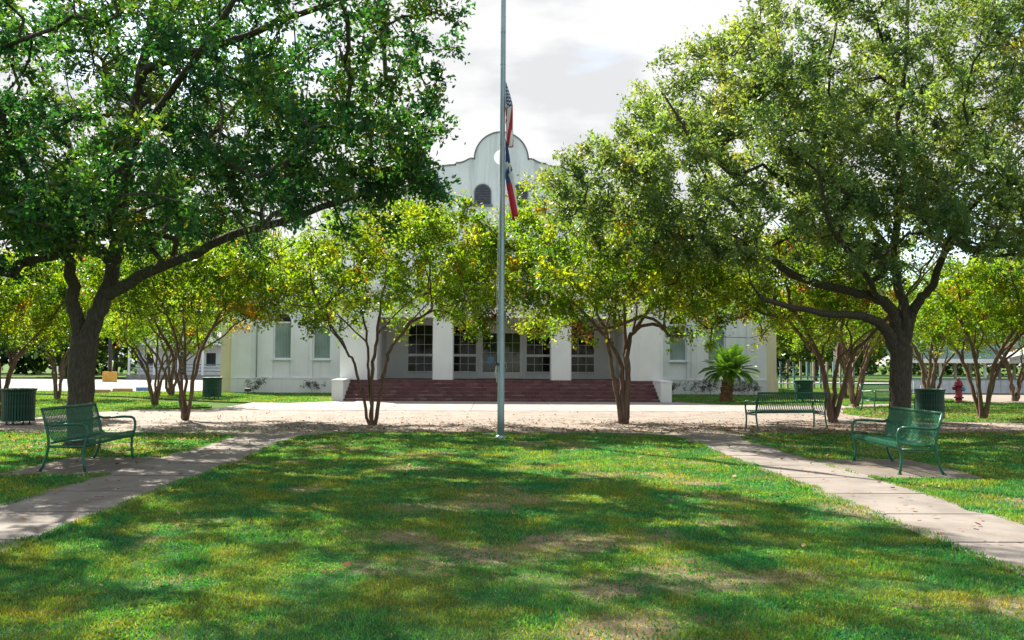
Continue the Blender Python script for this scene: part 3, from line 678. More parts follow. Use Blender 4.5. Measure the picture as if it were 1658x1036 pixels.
def oak_right():
    t = Tree(); Y = 21.6; A = lambda x, y, d=0: at(x, y, Y+d)
    tr = t.limb([A(1463, 702), A(1462, 650), A(1464, 600), A(1466, 560)], .235, .25, jit=.01); t.rad[0] = .29; first = len(t.P)-2
    t.limb([A(1446, 545, -.1), A(1428, 522, -.3), A(1402, 510, -.6), A(1360, 508, -1.0), A(1300, 500, -1.4), A(1230, 478, -1.8)], .17, .05, t.near(A(1464, 590)))
    l2 = t.limb([A(1458, 530), A(1448, 498, -.1), A(1424, 482, -.2), A(1385, 470, -.4), A(1310, 452, -.6), A(1236, 410, -.8), A(1170, 386, -1), A(1096, 378, -1.1), A(1040, 352, -1.2), A(960, 335, -1.2)], .175, .03, tr[-3])
    t.limb([A(1473, 528), A(1470, 495), A(1461, 455, .2), A(1456, 420, .2), A(1463, 325, .2), A(1472, 260, .1), A(1466, 185, 0), A(1479, 90, -.2), A(1485, -40, -.4)], .155, .04, tr[-3])
    t.limb([A(1482, 510), A(1497, 486, -.2), A(1517, 464, -.4), A(1526, 440, -.5), A(1549, 382, -.8), A(1582, 335, -1), A(1650, 270, -1.5), A(1720, 180, -2)], .14, .04, tr[-3])
    t.limb([A(1440, 390, .8), A(1400, 330, 1.2), A(1340, 240, 1.8), A(1270, 150, 2), A(1230, 60, 2)], .085, .03, t.near(A(1456, 415)))
    t.limb([A(1200, 340, -1.4), A(1150, 290, -1.8), A(1110, 200, -2), A(1070, 140, -2)], .06, .02, t.near(A(1236, 410, -.8)))
    t.limb([A(1400, 430, -1.5), A(1350, 360, -3), A(1330, 260, -4)], .08, .03, t.near(A(1424, 482, -.2)))
    t.limb([A(1540, 330, 1.6), A(1570, 220, 3), A(1560, 110, 3.6)], .07, .03, t.near(A(1463, 325)))
    ells = [((5.4, 20.2, 5.9), (3.2, 3.4, 2.3)), ((8.2, 20.6, 8.1), (4.3, 4.2, 3.5)), ((13.2, 20.2, 7.4), (4.3, 4.3, 3.7)), ((3.1, 20.6, 5.2), (1.8, 1.7, 1.35)), ((12.5, 18, 5.0), (4, 3, 1.5)), ((7.0, 19.8, 4.3), (3.4, 2.4, 1.0)), ((2.6, 20.4, 5.3), (1.3, 1.4, .9)), ((1.75, 20.5, 5.5), (.9, .9, .6)), ((2.5, 20.5, 6.3), (.9, 1, .7)), ((10.5, 18.5, 4.5), (2.5, 1.8, 1.0)), ((9.5, 19, 9.6), (5, 4, 2.6)), ((5.0, 20.6, 8.0), (1.8, 2, 1.4)), ((10, 24.5, 7.0), (4.5, 3.0, 3.2)), ((6.6, 20.4, 6.9), (1.8, 2.0, 1.3)), ((8.5, 20, 5.6), (2.4, 2, 1.0))]
    C = in_ell(ells, 1600, .8, [1.7, 1.1, 1.0, 1.9, 1.3, 2.0, 3, 5, 5, 1.8, .3, 2.4, .6, 2.0, 1.6]); C = C[C[:, 2] > 3.2]
    px = VX+C[:, 0]/C[:, 1]*F; py = HY-(C[:, 2]-CH)/C[:, 1]*F
    lim = np.interp(py, [-200, 0, 60, 110, 180, 230, 290, 400], [1240, 1225, 1130, 1035, 1022, 955, 875, 875])
    hole = vnoise(C[:, 0]+C[:, 2]*.7, C[:, 1]+C[:, 2]*.5, .8, 10, 2) < .31
    C = C[(px > lim+10*np.sin(C[:, 2]*5)) & ~hole]
    t.grow(C, t.P[tr[-1]], first, .5, .08, .10); roots(t, A(1463, 702), .23); return t, C
t, C = oak_right()
OAKP2 = [(.110, .200, .100), (.140, .230, .100), (.180, .260, .09), (.075, .160, .090), (.23, .25, .10)]  # paler and greyer than the left oak: leaf sheen put into the colour
oakR = finish(t, 'oak_tree', tuple(at(1463, 702, 21.6)), 'spreading live oak with low left limb behind the right front bench', 'tree', 'live oaks', M['oak_bark'], oak_leaves(C, OAKP2, 20, .094, .48), M['oak_leaf'], k=.010)

# ---- crape myrtles
def crape(base, hgt, wid, stems=5, ncl=150, seed=0, stem_pts=None, r=.075, fork=1.7, low=.36, per=(7, 16), leaf=.085, pal=CRW, shift=(0, 0), extra=()):
    global RNG
    keep = RNG; RNG = np.random.default_rng(seed); t = Tree(); b = np.array((*base, 0.0))
    t.P.append(b+np.array((0, 0, -.1))); t.par.append(-1); t.rad.append(r*1.5); t.P.append(b+np.array((0, 0, .12))); t.par.append(0); t.rad.append(r*1.3); t.chains.append([0, 1])
    first = None
    if stem_pts is None:
        stem_pts = []; a0 = RNG.uniform(0, 6.28)
        for i in range(stems):
            a = a0+2*math.pi*i/stems+RNG.uniform(-.35, .35); sp = RNG.uniform(.25, .55)*fork; d = np.array((math.cos(a), math.sin(a), 0))
            stem_pts.append([b+d*.07+np.array((0, 0, .1)), b+d*sp*.30+np.array((0, 0, fork*.5)), b+d*sp*.7+np.array((0, 0, fork)), b+d*(sp+.25*wid*.5)+np.array((0, 0, fork*1.55))])
    ends = []
    for sp in stem_pts:
        rr = r*RNG.uniform(.75, 1.05); ids = t.limb(sp, rr, rr*.5, 1, jit=.02)
        ends.append(ids)
    firstn = ends[0][len(ends[0])//2]
    # forks
    for ids in ends:
        e = t.P[ids[-1]]; m_ = t.P[ids[len(ids)*2//3]]
        for q in range(3):
            a = RNG.uniform(0, 6.28); o = np.array((math.cos(a), math.sin(a), 0)); out = (e-b)*np.array((1, 1, 0)); out = out/(np.linalg.norm(out)+1e-6)
            o = (o*.8+out*.7)*wid*.5*RNG.uniform(.3, .55)
            st = ids[-1] if q < 2 else ids[len(ids)*2//3]; p0 = t.P[st]
            t.limb([p0+o*.45+np.array((0, 0, hgt*.13)), p0+o+np.array((0, 0, hgt*.27))], r*.42, r*.18, st, jit=.03)
    zc = hgt*(1+low)/2; rz = hgt*(1-low)/2
    sx_, sy_ = b[0]+shift[0], b[1]+shift[1]
    ells = [((sx_, sy_, zc), (wid*.47, wid*.47, rz*.95)), ((sx_+wid*.1, sy_, zc+rz*.35), (wid*.32, wid*.32, rz*.70))]
    ells += list(extra)
    for q in range(7):
        a = 2*math.pi*q/7+RNG.uniform(-.4, .4); el_ = RNG.uniform(-.55, .9); rr_ = RNG.uniform(.13, .24)
        ells.append(((sx_+math.cos(a)*math.cos(el_)*wid*.42, sy_+math.sin(a)*math.cos(el_)*wid*.42, zc+math.sin(el_)*rz*.9), (wid*rr_, wid*rr_, rz*rr_*1.9)))
    C = in_ell(ells, int(ncl*1.6), 1.2)
    rad = np.linalg.norm(C[:, :2]-np.array((sx_, sy_)), axis=1)/(wid/2); kk = (C[:, 2] > hgt*low*(1.22-.40*rad)*(.72+.5*vnoise(C[:, 0], C[:, 1], .9, 21, 2))) & ~((rad < .55) & (C[:, 2] < hgt*.52)); C = C[kk]
    nf = min(len(i) for i in ends); fi = 2
    lowz = fork*.75; P = np.array(t.P); first_ok = P[:, 2] > lowz
    # attach only above the fork
    save = t.P
    t.grow_mask = None
    Cs = C[np.argsort(np.linalg.norm(C-(b+np.array((0, 0, fork))), axis=1))]
    for c in Cs:
        P = np.array(t.P); d = np.linalg.norm(P-c, axis=1)+np.maximum(0, P[:, 2]-c[2])*.7; d[P[:, 2] < lowz] += 50
        j = int(np.argmin(d)); a = P[j]; L = np.linalg.norm(c-a); n = max(2, int(L/.35)+1); dirn = a-P[t.par[j]]; dirn /= np.linalg.norm(dirn)+1e-9
        ctrl = a+dirn*L*.4+np.array((0, 0, L*.12)); ids = [j]
        for k in range(1, n+1):
            tt = k/n; q = (1-tt)**2*a+2*tt*(1-tt)*ctrl+tt*tt*c+(RNG.normal(size=3)*.025 if k < n else 0)
            t.P.append(q); t.par.append(ids[-1]); t.rad.append(0); ids.append(len(t.P)-1)
        t.chains.append(ids)
    LD = leaves(C, per[0], per[1], .34, leaf, .55, CRP, pal, .06, up=.15, cj=.28)
    RNG = keep
    return t, LD
def crape_tree(base, label, group='crape myrtles around the square', **kw):
    t, LD = crape(base, **kw)
    return finish(t, 'crape_myrtle', (base[0], base[1], 0), label, 'tree', group, M['crape_bark'], LD, M['crape_leaf'], k=.0075, rmin=.0045, expo=.48, sides=(8, 5, 3))
B = lambda x, y: gnd(x, y)
def SP_(pts, Y): return [at(x, y, Y+d) for x, y, d in pts]
b1 = B(603, 690); Y1 = b1[1]
crape_tree(b1, 'crape myrtle with thin curving stems just left of the flagpole', hgt=5.6, wid=6.6, shift=(.6, 0), extra=[(tuple(at(745, 385, 23.4)), (1.1, 1, .7)), (tuple(at(790, 440, 23.4)), (.9, .9, .8)), (tuple(at(540, 420, 23.4)), (1.1, 1, .7)), (tuple(at(770, 520, 23.2)), (.8, .8, .35))], ncl=330, seed=11, per=(7, 15), r=.06, fork=2.0, low=.32, stem_pts=[
    SP_([(598, 686, 0), (588, 630, -.1), (575, 590, -.2), (565, 570, -.3), (540, 530, -.4), (505, 470, -.6)], Y1),
    SP_([(603, 684, 0), (599, 620, .1), (596, 580, .15), (590, 520, .2), (575, 460, .3)], Y1),
    SP_([(605, 684, 0), (604, 600, 0), (610, 560, 0), (613, 520, 0), (622, 460, .1)], Y1),
    SP_([(609, 686, 0), (620, 630, -.1), (627, 590, -.2), (637, 560, -.3), (665, 525, -.5), (700, 500, -.8)], Y1)])
b2 = B(1012, 689); Y2 = b2[1]
crape_tree(b2, 'crape myrtle with two curved main stems just right of the flagpole', hgt=5.6, wid=6.6, shift=(-.5, 0), extra=[(tuple(at(846, 312, 24)), (.6, .6, .5)), (tuple(at(848, 320, 24)), (.6, .6, .5)), (tuple(at(862, 322, 24)), (.9, .9, .6)), (tuple(at(852, 350, 24)), (.8, .8, .6)), (tuple(at(885, 345, 24)), (1.0, .9, .6)), (tuple(at(850, 400, 24)), (.9, .9, .8)), (tuple(at(1110, 420, 24)), (1.1, 1, .8)), (tuple(at(870, 510, 23.6)), (.8, .8, .4))], ncl=340, seed=12, per=(7, 15), r=.085, fork=2.0, low=.32, stem_pts=[
    SP_([(1006, 684, 0), (998, 630, 0), (992, 600, 0), (985, 560, -.1), (975, 540, -.2), (945, 505, -.3), (900, 470, -.6)], Y2),
    SP_([(1016, 684, 0), (1017, 620, 0), (1017, 580, 0), (1022, 545, .1), (1028, 535, .1), (1055, 500, .2), (1100, 470, .3)], Y2),
    SP_([(1014, 684, .02), (1015, 610, 0), (1013, 560, .1), (1012, 510, .2), (1010, 460, .3)], Y2),
    SP_([(1008, 650, .05), (1006, 598, .1), (992, 560, .3), (984, 545, .4), (965, 500, .8)], Y2)])
crape_tree(B(306, 682), 'slender crape myrtle between the left oak and the building', hgt=5.2, wid=5.8, shift=(.4, 0), ncl=260, seed=13, r=.065, fork=2.1, low=.40)
crape_tree(B(257, 657), 'small crape myrtle on the left grass strip, with low side branch', hgt=4.3, wid=3.8, ncl=110, seed=14, r=.075, fork=1.5, per=(6, 12), leaf=.09)
crape_tree(B(283, 641), 'farther crape myrtle at the parking lot corner, leaning right', hgt=4.6, wid=4.4, ncl=110, seed=15, r=.085, fork=1.7, per=(6, 11), leaf=.10)
crape_tree(B(103, 647), 'thin crape myrtle beside the parking lot, left of the oak trunk', hgt=4.6, wid=4.4, ncl=120, seed=16, r=.08, fork=1.7, per=(6, 11), leaf=.10)
crape_tree((-13.4, 25.6), 'thick crape myrtle behind the leftmost litter bin', hgt=4.6, wid=5.0, ncl=180, seed=17, stems=6, r=.09, fork=1.6)
crape_tree(B(1352, 687), 'dark crape myrtle right behind the bench seen from its back', hgt=5.2, wid=6.6, shift=(-1.3, .6), extra=[(tuple(at(1180, 545, 24.5)), (1.0, 1, .4)), (tuple(at(1140, 470, 24.5)), (1.1, 1, .8))], ncl=300, seed=18, stems=4, r=.10, fork=2.0)
crape_tree(B(1388, 660), 'stout crape myrtle with peeling orange stems left of the right oak', hgt=4.9, wid=4.8, ncl=150, seed=19, stems=5, r=.12, fork=2.2, per=(6, 13), leaf=.085)
crape_tree(B(1376, 648), 'thin farther crape myrtle behind the peeling orange one', hgt=4.6, wid=4.0, ncl=90, seed=20, stems=3, r=.08, per=(6, 10), leaf=.10)
crape_tree(B(1598, 681), 'wide crape myrtle right of the fire hydrant', hgt=4.9, wid=5.0, ncl=190, seed=21, stems=5, r=.095, fork=1.9)
crape_tree((17.3, 36.5), 'reddish crape myrtle behind the bench under the right oak', hgt=4.8, wid=4.4, ncl=110, seed=22, stems=3, r=.11, fork=1.9, per=(6, 11), leaf=.10)
crape_tree((19.0, 39.5), 'twisted crape myrtle just left of the fire hydrant', hgt=4.6, wid=4.2, ncl=110, seed=23, stems=4, r=.09, per=(6, 11), leaf=.10)
crape_tree(B(1652, 652), 'crape myrtle cut by the right edge of the view', hgt=4.8, wid=4.8, ncl=130, seed=24, stems=4, r=.10, per=(6, 11), leaf=.10)

# ---- far trees: three shapes, copied
def far_tree_mesh(seed, hgt, wid, pal, n=120, leaf=.68):
    global RNG
    keep = RNG; RNG = np.random.default_rng(seed); t = Tree()
    ids = t.limb([(0, 0, -.3), (.1, 0, hgt*.2), (-.1, .1, hgt*.42), (.1, 0, hgt*.7)], hgt*.028, hgt*.01, jit=.05)
    ells = [((0, 0, hgt*.6), (wid*.5, wid*.5, hgt*.36)), ((wid*.15, 0, hgt*.35), (wid*.42, wid*.42, hgt*.22)), ((-wid*.2, 0, hgt*.75), (wid*.32, wid*.32, hgt*.25))]
    C = in_ell(ells, n, 1.5); t.grow(C, (0, 0, hgt*.3), 3, 1.2, .1, .2)
    V, cc = leaves(C, 7, 8, 1.3, leaf, .6, pal, [1/len(pal)]*len(pal), .25, cj=.3)
    tm = t.wood('trunk', M['bg_bark'], k=.02, rmin=.02, sides=(8, 4, 3)); cm = np_mesh('crown', V, 4, cc, M['oak_leaf'])
    RNG = keep; return tm, cm
FP = [(.035, .085, .05), (.05, .11, .045), (.07, .12, .05)]; FP2 = [(.06, .12, .03), (.09, .15, .03), (.12, .15, .04)]; FP3 = [(.03, .07, .055), (.04, .09, .06), (.055, .10, .05)]
fm = [far_tree_mesh(31, 12, 9, FP), far_tree_mesh(32, 11, 10, FP2), far_tree_mesh(33, 13, 8, FP3)]
def far_tree(x, y, s, k, rz, label, group='trees beyond the parking lot'):
    e = empty('tree', (x, y, 0), rz, label, 'tree', group); e.scale = (s, s, s*random.uniform(.9, 1.1)); link('trunk', fm[k][0], e); link('crown', fm[k][1], e)
LF = [(-78, 92, 1.0, 0, 'leftmost'), (-66, 88, .95, 2, 'second from the left'), (-57, 93, 1.05, 1, 'third from the left'), (-49, 87, .9, 0, 'fourth from the left'), (-42, 92, 1.1, 2, 'fifth from the left'), (-35.5, 88, .95, 1, 'sixth from the left, behind the yellow block'), (-31, 95, 1.0, 0, 'seventh from the left, beside the white house')]
for i, (x, y, s, k, wd) in enumerate(LF): far_tree(x, y, s, k, i*1.3, 'far tree beyond the parking lot, '+wd)
RF = [(22, 120, .8, 0, 'far green tree right of the building corner'), (32, 118, .85, 1, 'far tree between the light pole and the orange crape myrtle'), (43, 112, .9, 2, 'dark far tree left of the pavilion'), (52, 100, 1, 0, 'far tree behind the pavilion roof, left'), (63, 96, 1.05, 1, 'pale far tree behind the pavilion roof'), (74, 104, 1.1, 2, 'dark far tree behind the pavilion, right'), (46, 74, .7, 1, 'nearer tree behind the pavilion')]
for i, (x, y, s, k, lb) in enumerate(RF): far_tree(x, y, s, k, 2+i*1.7, lb, 'trees beyond the right lawn')
def woodland(xs, label, seed, y0=104, y1=118, hmin=6, hmax=11):
    global RNG
    keep = RNG; RNG = np.random.default_rng(seed); n = 760; X = RNG.uniform(xs[0], xs[1], n); Y = RNG.uniform(y0, y1, n); top = hmin+(hmax-hmin)*vnoise(X, Y, .12, 12, 3)
    C = np.stack([X, Y, RNG.random(n)**.8*top], 1); V, cc = leaves(C, 4, 8, 1.6, .9, .6, FP+FP3, [1/6]*6, .4, cj=.4); RNG = keep
    tag(link('woodland', np_mesh('woodland', V, 4, cc, M['oak_leaf'])), label, 'woodland', kind='stuff')
woodland((-105, -14), 'dense dark wood far behind the parking lot', 51); woodland((14, 110), 'dense far wood beyond the right lawn', 52, 128, 145)
e = empty('oak_tree', (31.2, 89, 0), 0, 'dark far oak beside the white light pole', 'tree'); link('trunk', far_tree_mesh(41, 9, 11, FP3)[0], e); link('crown', fm[1][1], e).scale = (.9, .9, .8)

# ---- sago palm
sx, sy = B(1177, 653)
palm = empty('sago_palm', (sx, sy, .05), 0, 'sago palm with feathery fronds in front of the right wing', 'palm')
prof = []; tb = MB(); P = []
for k in range(15): t_ = k/14; P.append((.05*t_+.10*t_*t_, 0, 1.25*t_-.05))
tb.tube(P, [.27-.06*min(1, i/6)+.02*(i % 2) for i in range(15)], 14)
for i in range(150):                                   # old leaf-base scales
    t_ = random.random(); a = random.random()*6.283; r_ = .225; x = .05*t_+.1*t_*t_+math.cos(a)*r_; y = math.sin(a)*r_; z = 1.2*t_
    ox, oy = math.cos(a)*.07, math.sin(a)*.07; px_, py_ = -math.sin(a)*.035, math.cos(a)*.035
    tb.add([(x-px_, y-py_, z), (x+px_, y+py_, z), (x+ox, y+oy, z+.06), (x, y, z+.07)], [(0, 1, 2), (1, 3, 2), (3, 0, 2)])
tb.build('trunk', M['palm_bark'], palm)
def frond(L, sag, seed):
    rg = np.random.default_rng(seed); V = []; C_ = []
    n = 34; prev = None
    S = [np.array((L*t*(1-.12*t), 0, L*(.30*t-sag*t*t))) for t in np.linspace(0, 1, n)]
    for i in range(2, n):
        t = i/n; ll = .27*math.sin(math.pi*min(1, t*.92+.10))**.7+.03
        for sd in (-1, 1):
            d = np.array((.55, sd*.78, .30-.25*t)); d /= np.linalg.norm(d); a = S[i]; wv = np.array((.009, 0, .0))
            V.append([a-wv, a+wv, a+d*ll*.6+wv*.8+np.array((0, 0, .008)), a+d*ll-np.array((0, 0, ll*.12))]); C_.append(np.array((.09, .21, .03))*rg.uniform(.7, 1.3))
    for i in range(n-1): V.append([S[i]+np.array((0, -.008, 0)), S[i]+np.array((0, .008, 0)), S[i+1]+np.array((0, .007, 0)), S[i+1]+np.array((0, -.007, 0))]); C_.append(np.array((.16, .17, .05)))
    return np_mesh('frond', np.array(V), 4, np.array(C_), M['palm_leaf'])
fmz = [frond(1.15, .28, 1), frond(1.2, .38, 2), frond(1.1, .50, 3), frond(1.05, .15, 4)]
for i in range(58):
    t_ = i/58; a = i*2.39996; tilt = R(-(68-95*t_+random.uniform(-6, 6)))
    o = link('frond', fmz[(0, 3, 0, 1, 2)[min(4, int(t_*5))]], palm, (.15+math.cos(a)*.05, math.sin(a)*.05, 1.24-.05*t_)); o.rotation_euler = (0, tilt, a); s_ = random.uniform(.98, 1.22); o.scale = (s_,)*3

# ---- shrubs along the building
def shrub(x, y, h, wd, pal, label, seed, n=14, tilt=1):
    global RNG
    keep = RNG; RNG = np.random.default_rng(seed); t = Tree(); C = np.stack([RNG.normal(0, wd*.25, n), RNG.normal(0, wd*.16, n), RNG.uniform(.3, .95, n)*h], 1)
    t.P.append(np.array((0, 0, -.05))); t.par.append(-1); t.rad.append(.012); t.P.append(np.array((0, 0, .05))); t.par.append(0); t.rad.append(.012); t.chains.append([0, 1])
    t.grow(C, (0, 0, 0), 0, .2, .0, .02); V, cc = leaves(C, 6, 9, .2, .05, .5, pal, [1/len(pal)]*len(pal), .03, up=.6)
    e = empty('shrub', (x, y, .07), 0, label, 'shrub', 'low shrubs along the wall'); link('stem', t.wood('stem', M['bg_bark'], k=.004, rmin=.003, sides=(5, 4, 3)), e); link('foliage', np_mesh('foliage', V, 4, cc, M['shrub_leaf']), e); RNG = keep
PUR = [(.10, .075, .10), (.07, .07, .085), (.13, .11, .12), (.05, .08, .05)]; GRN = [(.03, .07, .03), (.04, .09, .04), (.06, .08, .05)]
for i, (px, yy, h, wd, pl, lb) in enumerate([(415, 45.2, .62, 1.0, GRN, 'low dark shrub at the base of the left wing, beside the floodlight'), (508, 45.3, .5, .9, PUR, 'low purplish shrub at the left wing, near the steps'), (1092, 45.2, .55, .8, GRN, 'low dark shrub right beside the right cheek wall'), (1128, 45.2, .62, 1.1, PUR, 'purplish shrub at the right wing, left of the palm'), (1152, 45.2, .7, 1.0, PUR, 'purplish shrub at the right wing, just left of the palm trunk'), (1203, 45.2, .6, .9, PUR, 'purplish shrub right of the palm trunk'), (1222, 45.2, .65, .9, PUR, 'purplish shrub nearest the cream corner of the right wing')]):
    shrub((px-VX)*yy/F, yy, h, wd, pl, lb, 60+i, 18)
shrub((1272-VX)*49/F, 49, 1.7, 1.3, GRN, 'tall dark shrub behind the cream corner of the right wing', 70, 40)

# ------------------------------------------------------------------ flagpole and flags
fx, fy = .19, 19.35
fp = empty('flagpole', (fx, fy, 0), 0, 'tall tapering metal flagpole at the edge of the lawn', 'flagpole')
MB().tube([(0, 0, z) for z in np.linspace(-.2, 12.5, 20)], np.linspace(.074, .040, 20), 20).build('pole', M['pole'], fp, True)
rg_ = MB()
for z in (5.35, 6.2, 7.9, 8.6): rg_.lathe([(.07, z-.012), (.0735-.0027*z+.008, z), (.07, z+.012)] if False else [(.0742-.0027*z+.001, z-.01), (.0742-.0027*z+.004, z-.008), (.0742-.0027*z+.004, z+.008), (.0742-.0027*z+.001, z+.01)], 20)
rg_.build('joint_ring', M['pole'], fp)
MB().lathe([(.075, .0), (.12, .0), (.12, .03), (.085, .07), (.076, .075)], 20, (0, 0, .02)).build('base_collar', M['pole'], fp, True)
cl = MB().tube([(-.10, -.06, 1.38), (-.095, -.065, 1.50), (-.095, -.065, 1.62), (-.10, -.06, 1.74)], .013, 6); cl.box(-.10, -.05, -.075, -.045, 1.53, 1.59).build('cleat', M['dark_metal'], fp)
rp = MB()
rp.tube([(-.075, -.07, 1.6)]+[(-.075-.02*math.sin(i), -.07, 1.6+i*.9) for i in range(1, 4)]+[(.06, -.05, 7.0), (.055, -.04, 9), (.045, -.02, 12.4)], .005, 5)
for i in range(6): rp.tube([(-.10+random.uniform(-.02, .02), -.075, 1.52), (-.12+random.uniform(-.03, .01), -.08, 1.40), (-.10+random.uniform(-.03, .03), -.085, 1.22+random.uniform(-.1, .1)), (-.09, -.08, 1.42), (-.09, -.075, 1.55)], .006, 5)
for q in range(2): rp.tube([(.085, -.06, 1.62), (.115, -.07, 1.5), (.10, -.07, 1.36), (.08, -.07, 1.5)], .006, 5)
rp.build('halyard', M['rope'], fp)
def in_star(x, y, cx, cy_, r):
    dx, dy = x-cx, y-cy_; a = math.atan2(dx, dy); d = math.hypot(dx, dy); k = abs(((a/(2*math.pi/5)+.5) % 1)-.5)*2*math.pi/5
    # edge from tip (r,0) to inner (r*.382, 36deg)
    px, py = r, 0; qx, qy = r*.382*math.cos(math.pi/5), r*.382*math.sin(math.pi/5); ux, uy = d*math.cos(k), d*math.sin(k)
    return (qx-px)*(uy-py)-(qy-py)*(ux-px) > 0
def flag(name, ztop, design, label, L=1.52, H=.91, seed=0, droop=.80, lean=.0, side=1, wd_=.14, smin=.72):
    nu, nv = 110, 65; vs = []; mats = []; fs = []
    for i in range(nu+1):
        u = i/nu
        for j in range(nv+1):
            v = j/nv                                  # v=0 top of hoist
            s = u*L
            # the cloth hangs: the fly sinks along the pole and gathers in folds
            g = min(1, u*2.6)**.7; ph = v*2*math.pi*2.3+u*2.4+seed
            x = .062+side*(wd_*(.5+.5*math.sin(ph))*g+lean*u**1.4)
            y = -.03+.075*math.cos(ph+.5)*g+.018*math.sin(v*19+u*7+seed)*g
            sq = 1-smin*(u**.55)
            z = ztop-v*H*sq-s*droop-.02*math.sin(ph*.7)*g
            vs.append((x, y, z))
    for i in range(nu):
        for j in range(nv):
            fs.append((i*(nv+1)+j, (i+1)*(nv+1)+j, (i+1)*(nv+1)+j+1, i*(nv+1)+j+1))
            u = (i+.5)/nu*L; v = (j+.5)/nv*H; mats.append(design(u, v, L, H))
    me = bpy.data.meshes.new(name); me.from_pydata(vs, [], fs); me.update()
    for q in ('flag_red', 'flag_white', 'flag_blue'): me.materials.append(M[q])
    me.polygons.foreach_set('material_index', mats); me.polygons.foreach_set('use_smooth', [True]*len(fs))
    o = link(name, me, None, (fx, fy-.02, 0)); md = o.modifiers.new('thickness', 'SOLIDIFY'); md.thickness = .002
    return tag(o, label, 'flag')
def us(u, v, L, H):
    if u < .4*L and v < H*7/13:
        gx, gy = u/(.4*L)*12, v/(H*7/13)*10; ix, iy = round(gx), round(gy)
        if 1 <= ix <= 11 and 1 <= iy <= 9 and (ix+iy) % 2 == 0 and in_star(gx, gy, ix, iy, .75): return 1
        return 2
    return 0 if int(v/(H/13)) % 2 == 0 else 1
def tx(u, v, L, H):
    if u < L/3: return 1 if in_star(u, v, L/6, H/2, .19) else 2
    return 1 if v < H/2 else 0
flag('american_flag', at(823, 128, 19.35)[2], us, 'stars and stripes flag hanging limp, upper of two on the pole', seed=.4, lean=.03, droop=.80, wd_=.14, smin=.74)
flag('texas_flag', at(823, 222, 19.35)[2], tx, 'lone star flag in blue white and red hanging limp below the other', seed=2.1, lean=.15, droop=1.0, wd_=.13, smin=.78)

# ------------------------------------------------------------------ benches
def bench_proto():
    root = empty('park_bench')
    prof = [(-.285, .355), (-.312, .385), (-.305, .425), (-.27, .44), (-.17, .425), (-.05, .41), (.08, .405), (.16, .415), (.205, .45), (.235, .52), (.265, .62), (.30, .74), (.335, .85)]
    def off(d):
        P = np.array(prof); T = np.gradient(P, axis=0); T /= np.linalg.norm(T, axis=1)[:, None]; return P+np.stack([-T[:, 1], T[:, 0]], 1)*d
    a, b_ = off(.004), off(-.004); hw = .0098; n = len(prof); sm = MB(); vs = []
    for i in range(n): vs += [(-hw, a[i][0], a[i][1]), (hw, a[i][0], a[i][1]), (hw, b_[i][0], b_[i][1]), (-hw, b_[i][0], b_[i][1])]
    fs = [(i*4+j, i*4+(j+1) % 4, i*4+4+(j+1) % 4, i*4+4+j) for i in range(n-1) for j in range(4)]+[(0, 1, 2, 3), (n*4-1, n*4-2, n*4-3, n*4-4)]
    sm.add(vs, fs); me = sm.mesh('slat', M['bench']); W = .91; ns = 38
    for k in range(ns): link('slat', me, root, (-W+.035+(2*W-.07)*k/(ns-1), 0, 0))
    for (y, z, r_) in ((.338, .862, .024), (-.285, .365, .018), (.195, .395, .016), (.285, .64, .013), (-.05, .393, .012)):
        MB().tube([(-W, y, z), (W, y, z)], r_, 10).build('rail', M['bench'], root, True)
    for s in (-1, 1):
        x = s*W
        MB().tube([(x, .345, 0), (x, .31, .06), (x, .265, .18), (x, .24, .30), (x, .232, .42), (x, .25, .54), (x, .29, .70), (x, .338, .862)], .021, 8).build('leg', M['bench'], root, True)
        MB().tube([(x, -.28, 0), (x, -.265, .08), (x, -.252, .2), (x, -.255, .30), (x, -.275, .38), (x, -.30, .48), (x, -.302, .57), (x, -.28, .632), (x, -.235, .655)], .021, 8).build('leg', M['bench'], root, True)
        MB().tube([(x, -.238, .655), (x, -.12, .66), (x, .10, .645), (x, .20, .64), (x, .272, .66)], .020, 8).build('armrest', M['bench'], root, True)
        MB().tube([(x, -.255, .345), (x, .24, .345)], .018, 8).build('side_rail', M['bench'], root, True)
        for y in (-.28, .345): MB().lathe([(.0, .0), (.034, .0), (.034, .008), (.02, .014)], 12, (x, y, 0)).build('foot', M['bench'], root)
    return root
bp = bench_proto()
BEN = [((-5.99, 14.1, .045), R(90+1), 'green slatted bench facing right in front of the left oak'), ((6.10, 14.0, .045), R(-90-2), 'green slatted bench facing left beside the right sidewalk'),
       ((7.1, 22.3, .047), R(180+12), 'green slatted bench seen from behind, facing the building'), ((13.05, 30.3, .08), R(25), 'green slatted bench half hidden behind the right oak trunk')]
for i, (p, a, lb) in enumerate(BEN):
    o = bp if i == 0 else copy_tree(bp)
    o.location = p; o.rotation_euler = (0, 0, a); tag(o, lb, 'bench', 'green slatted park benches')

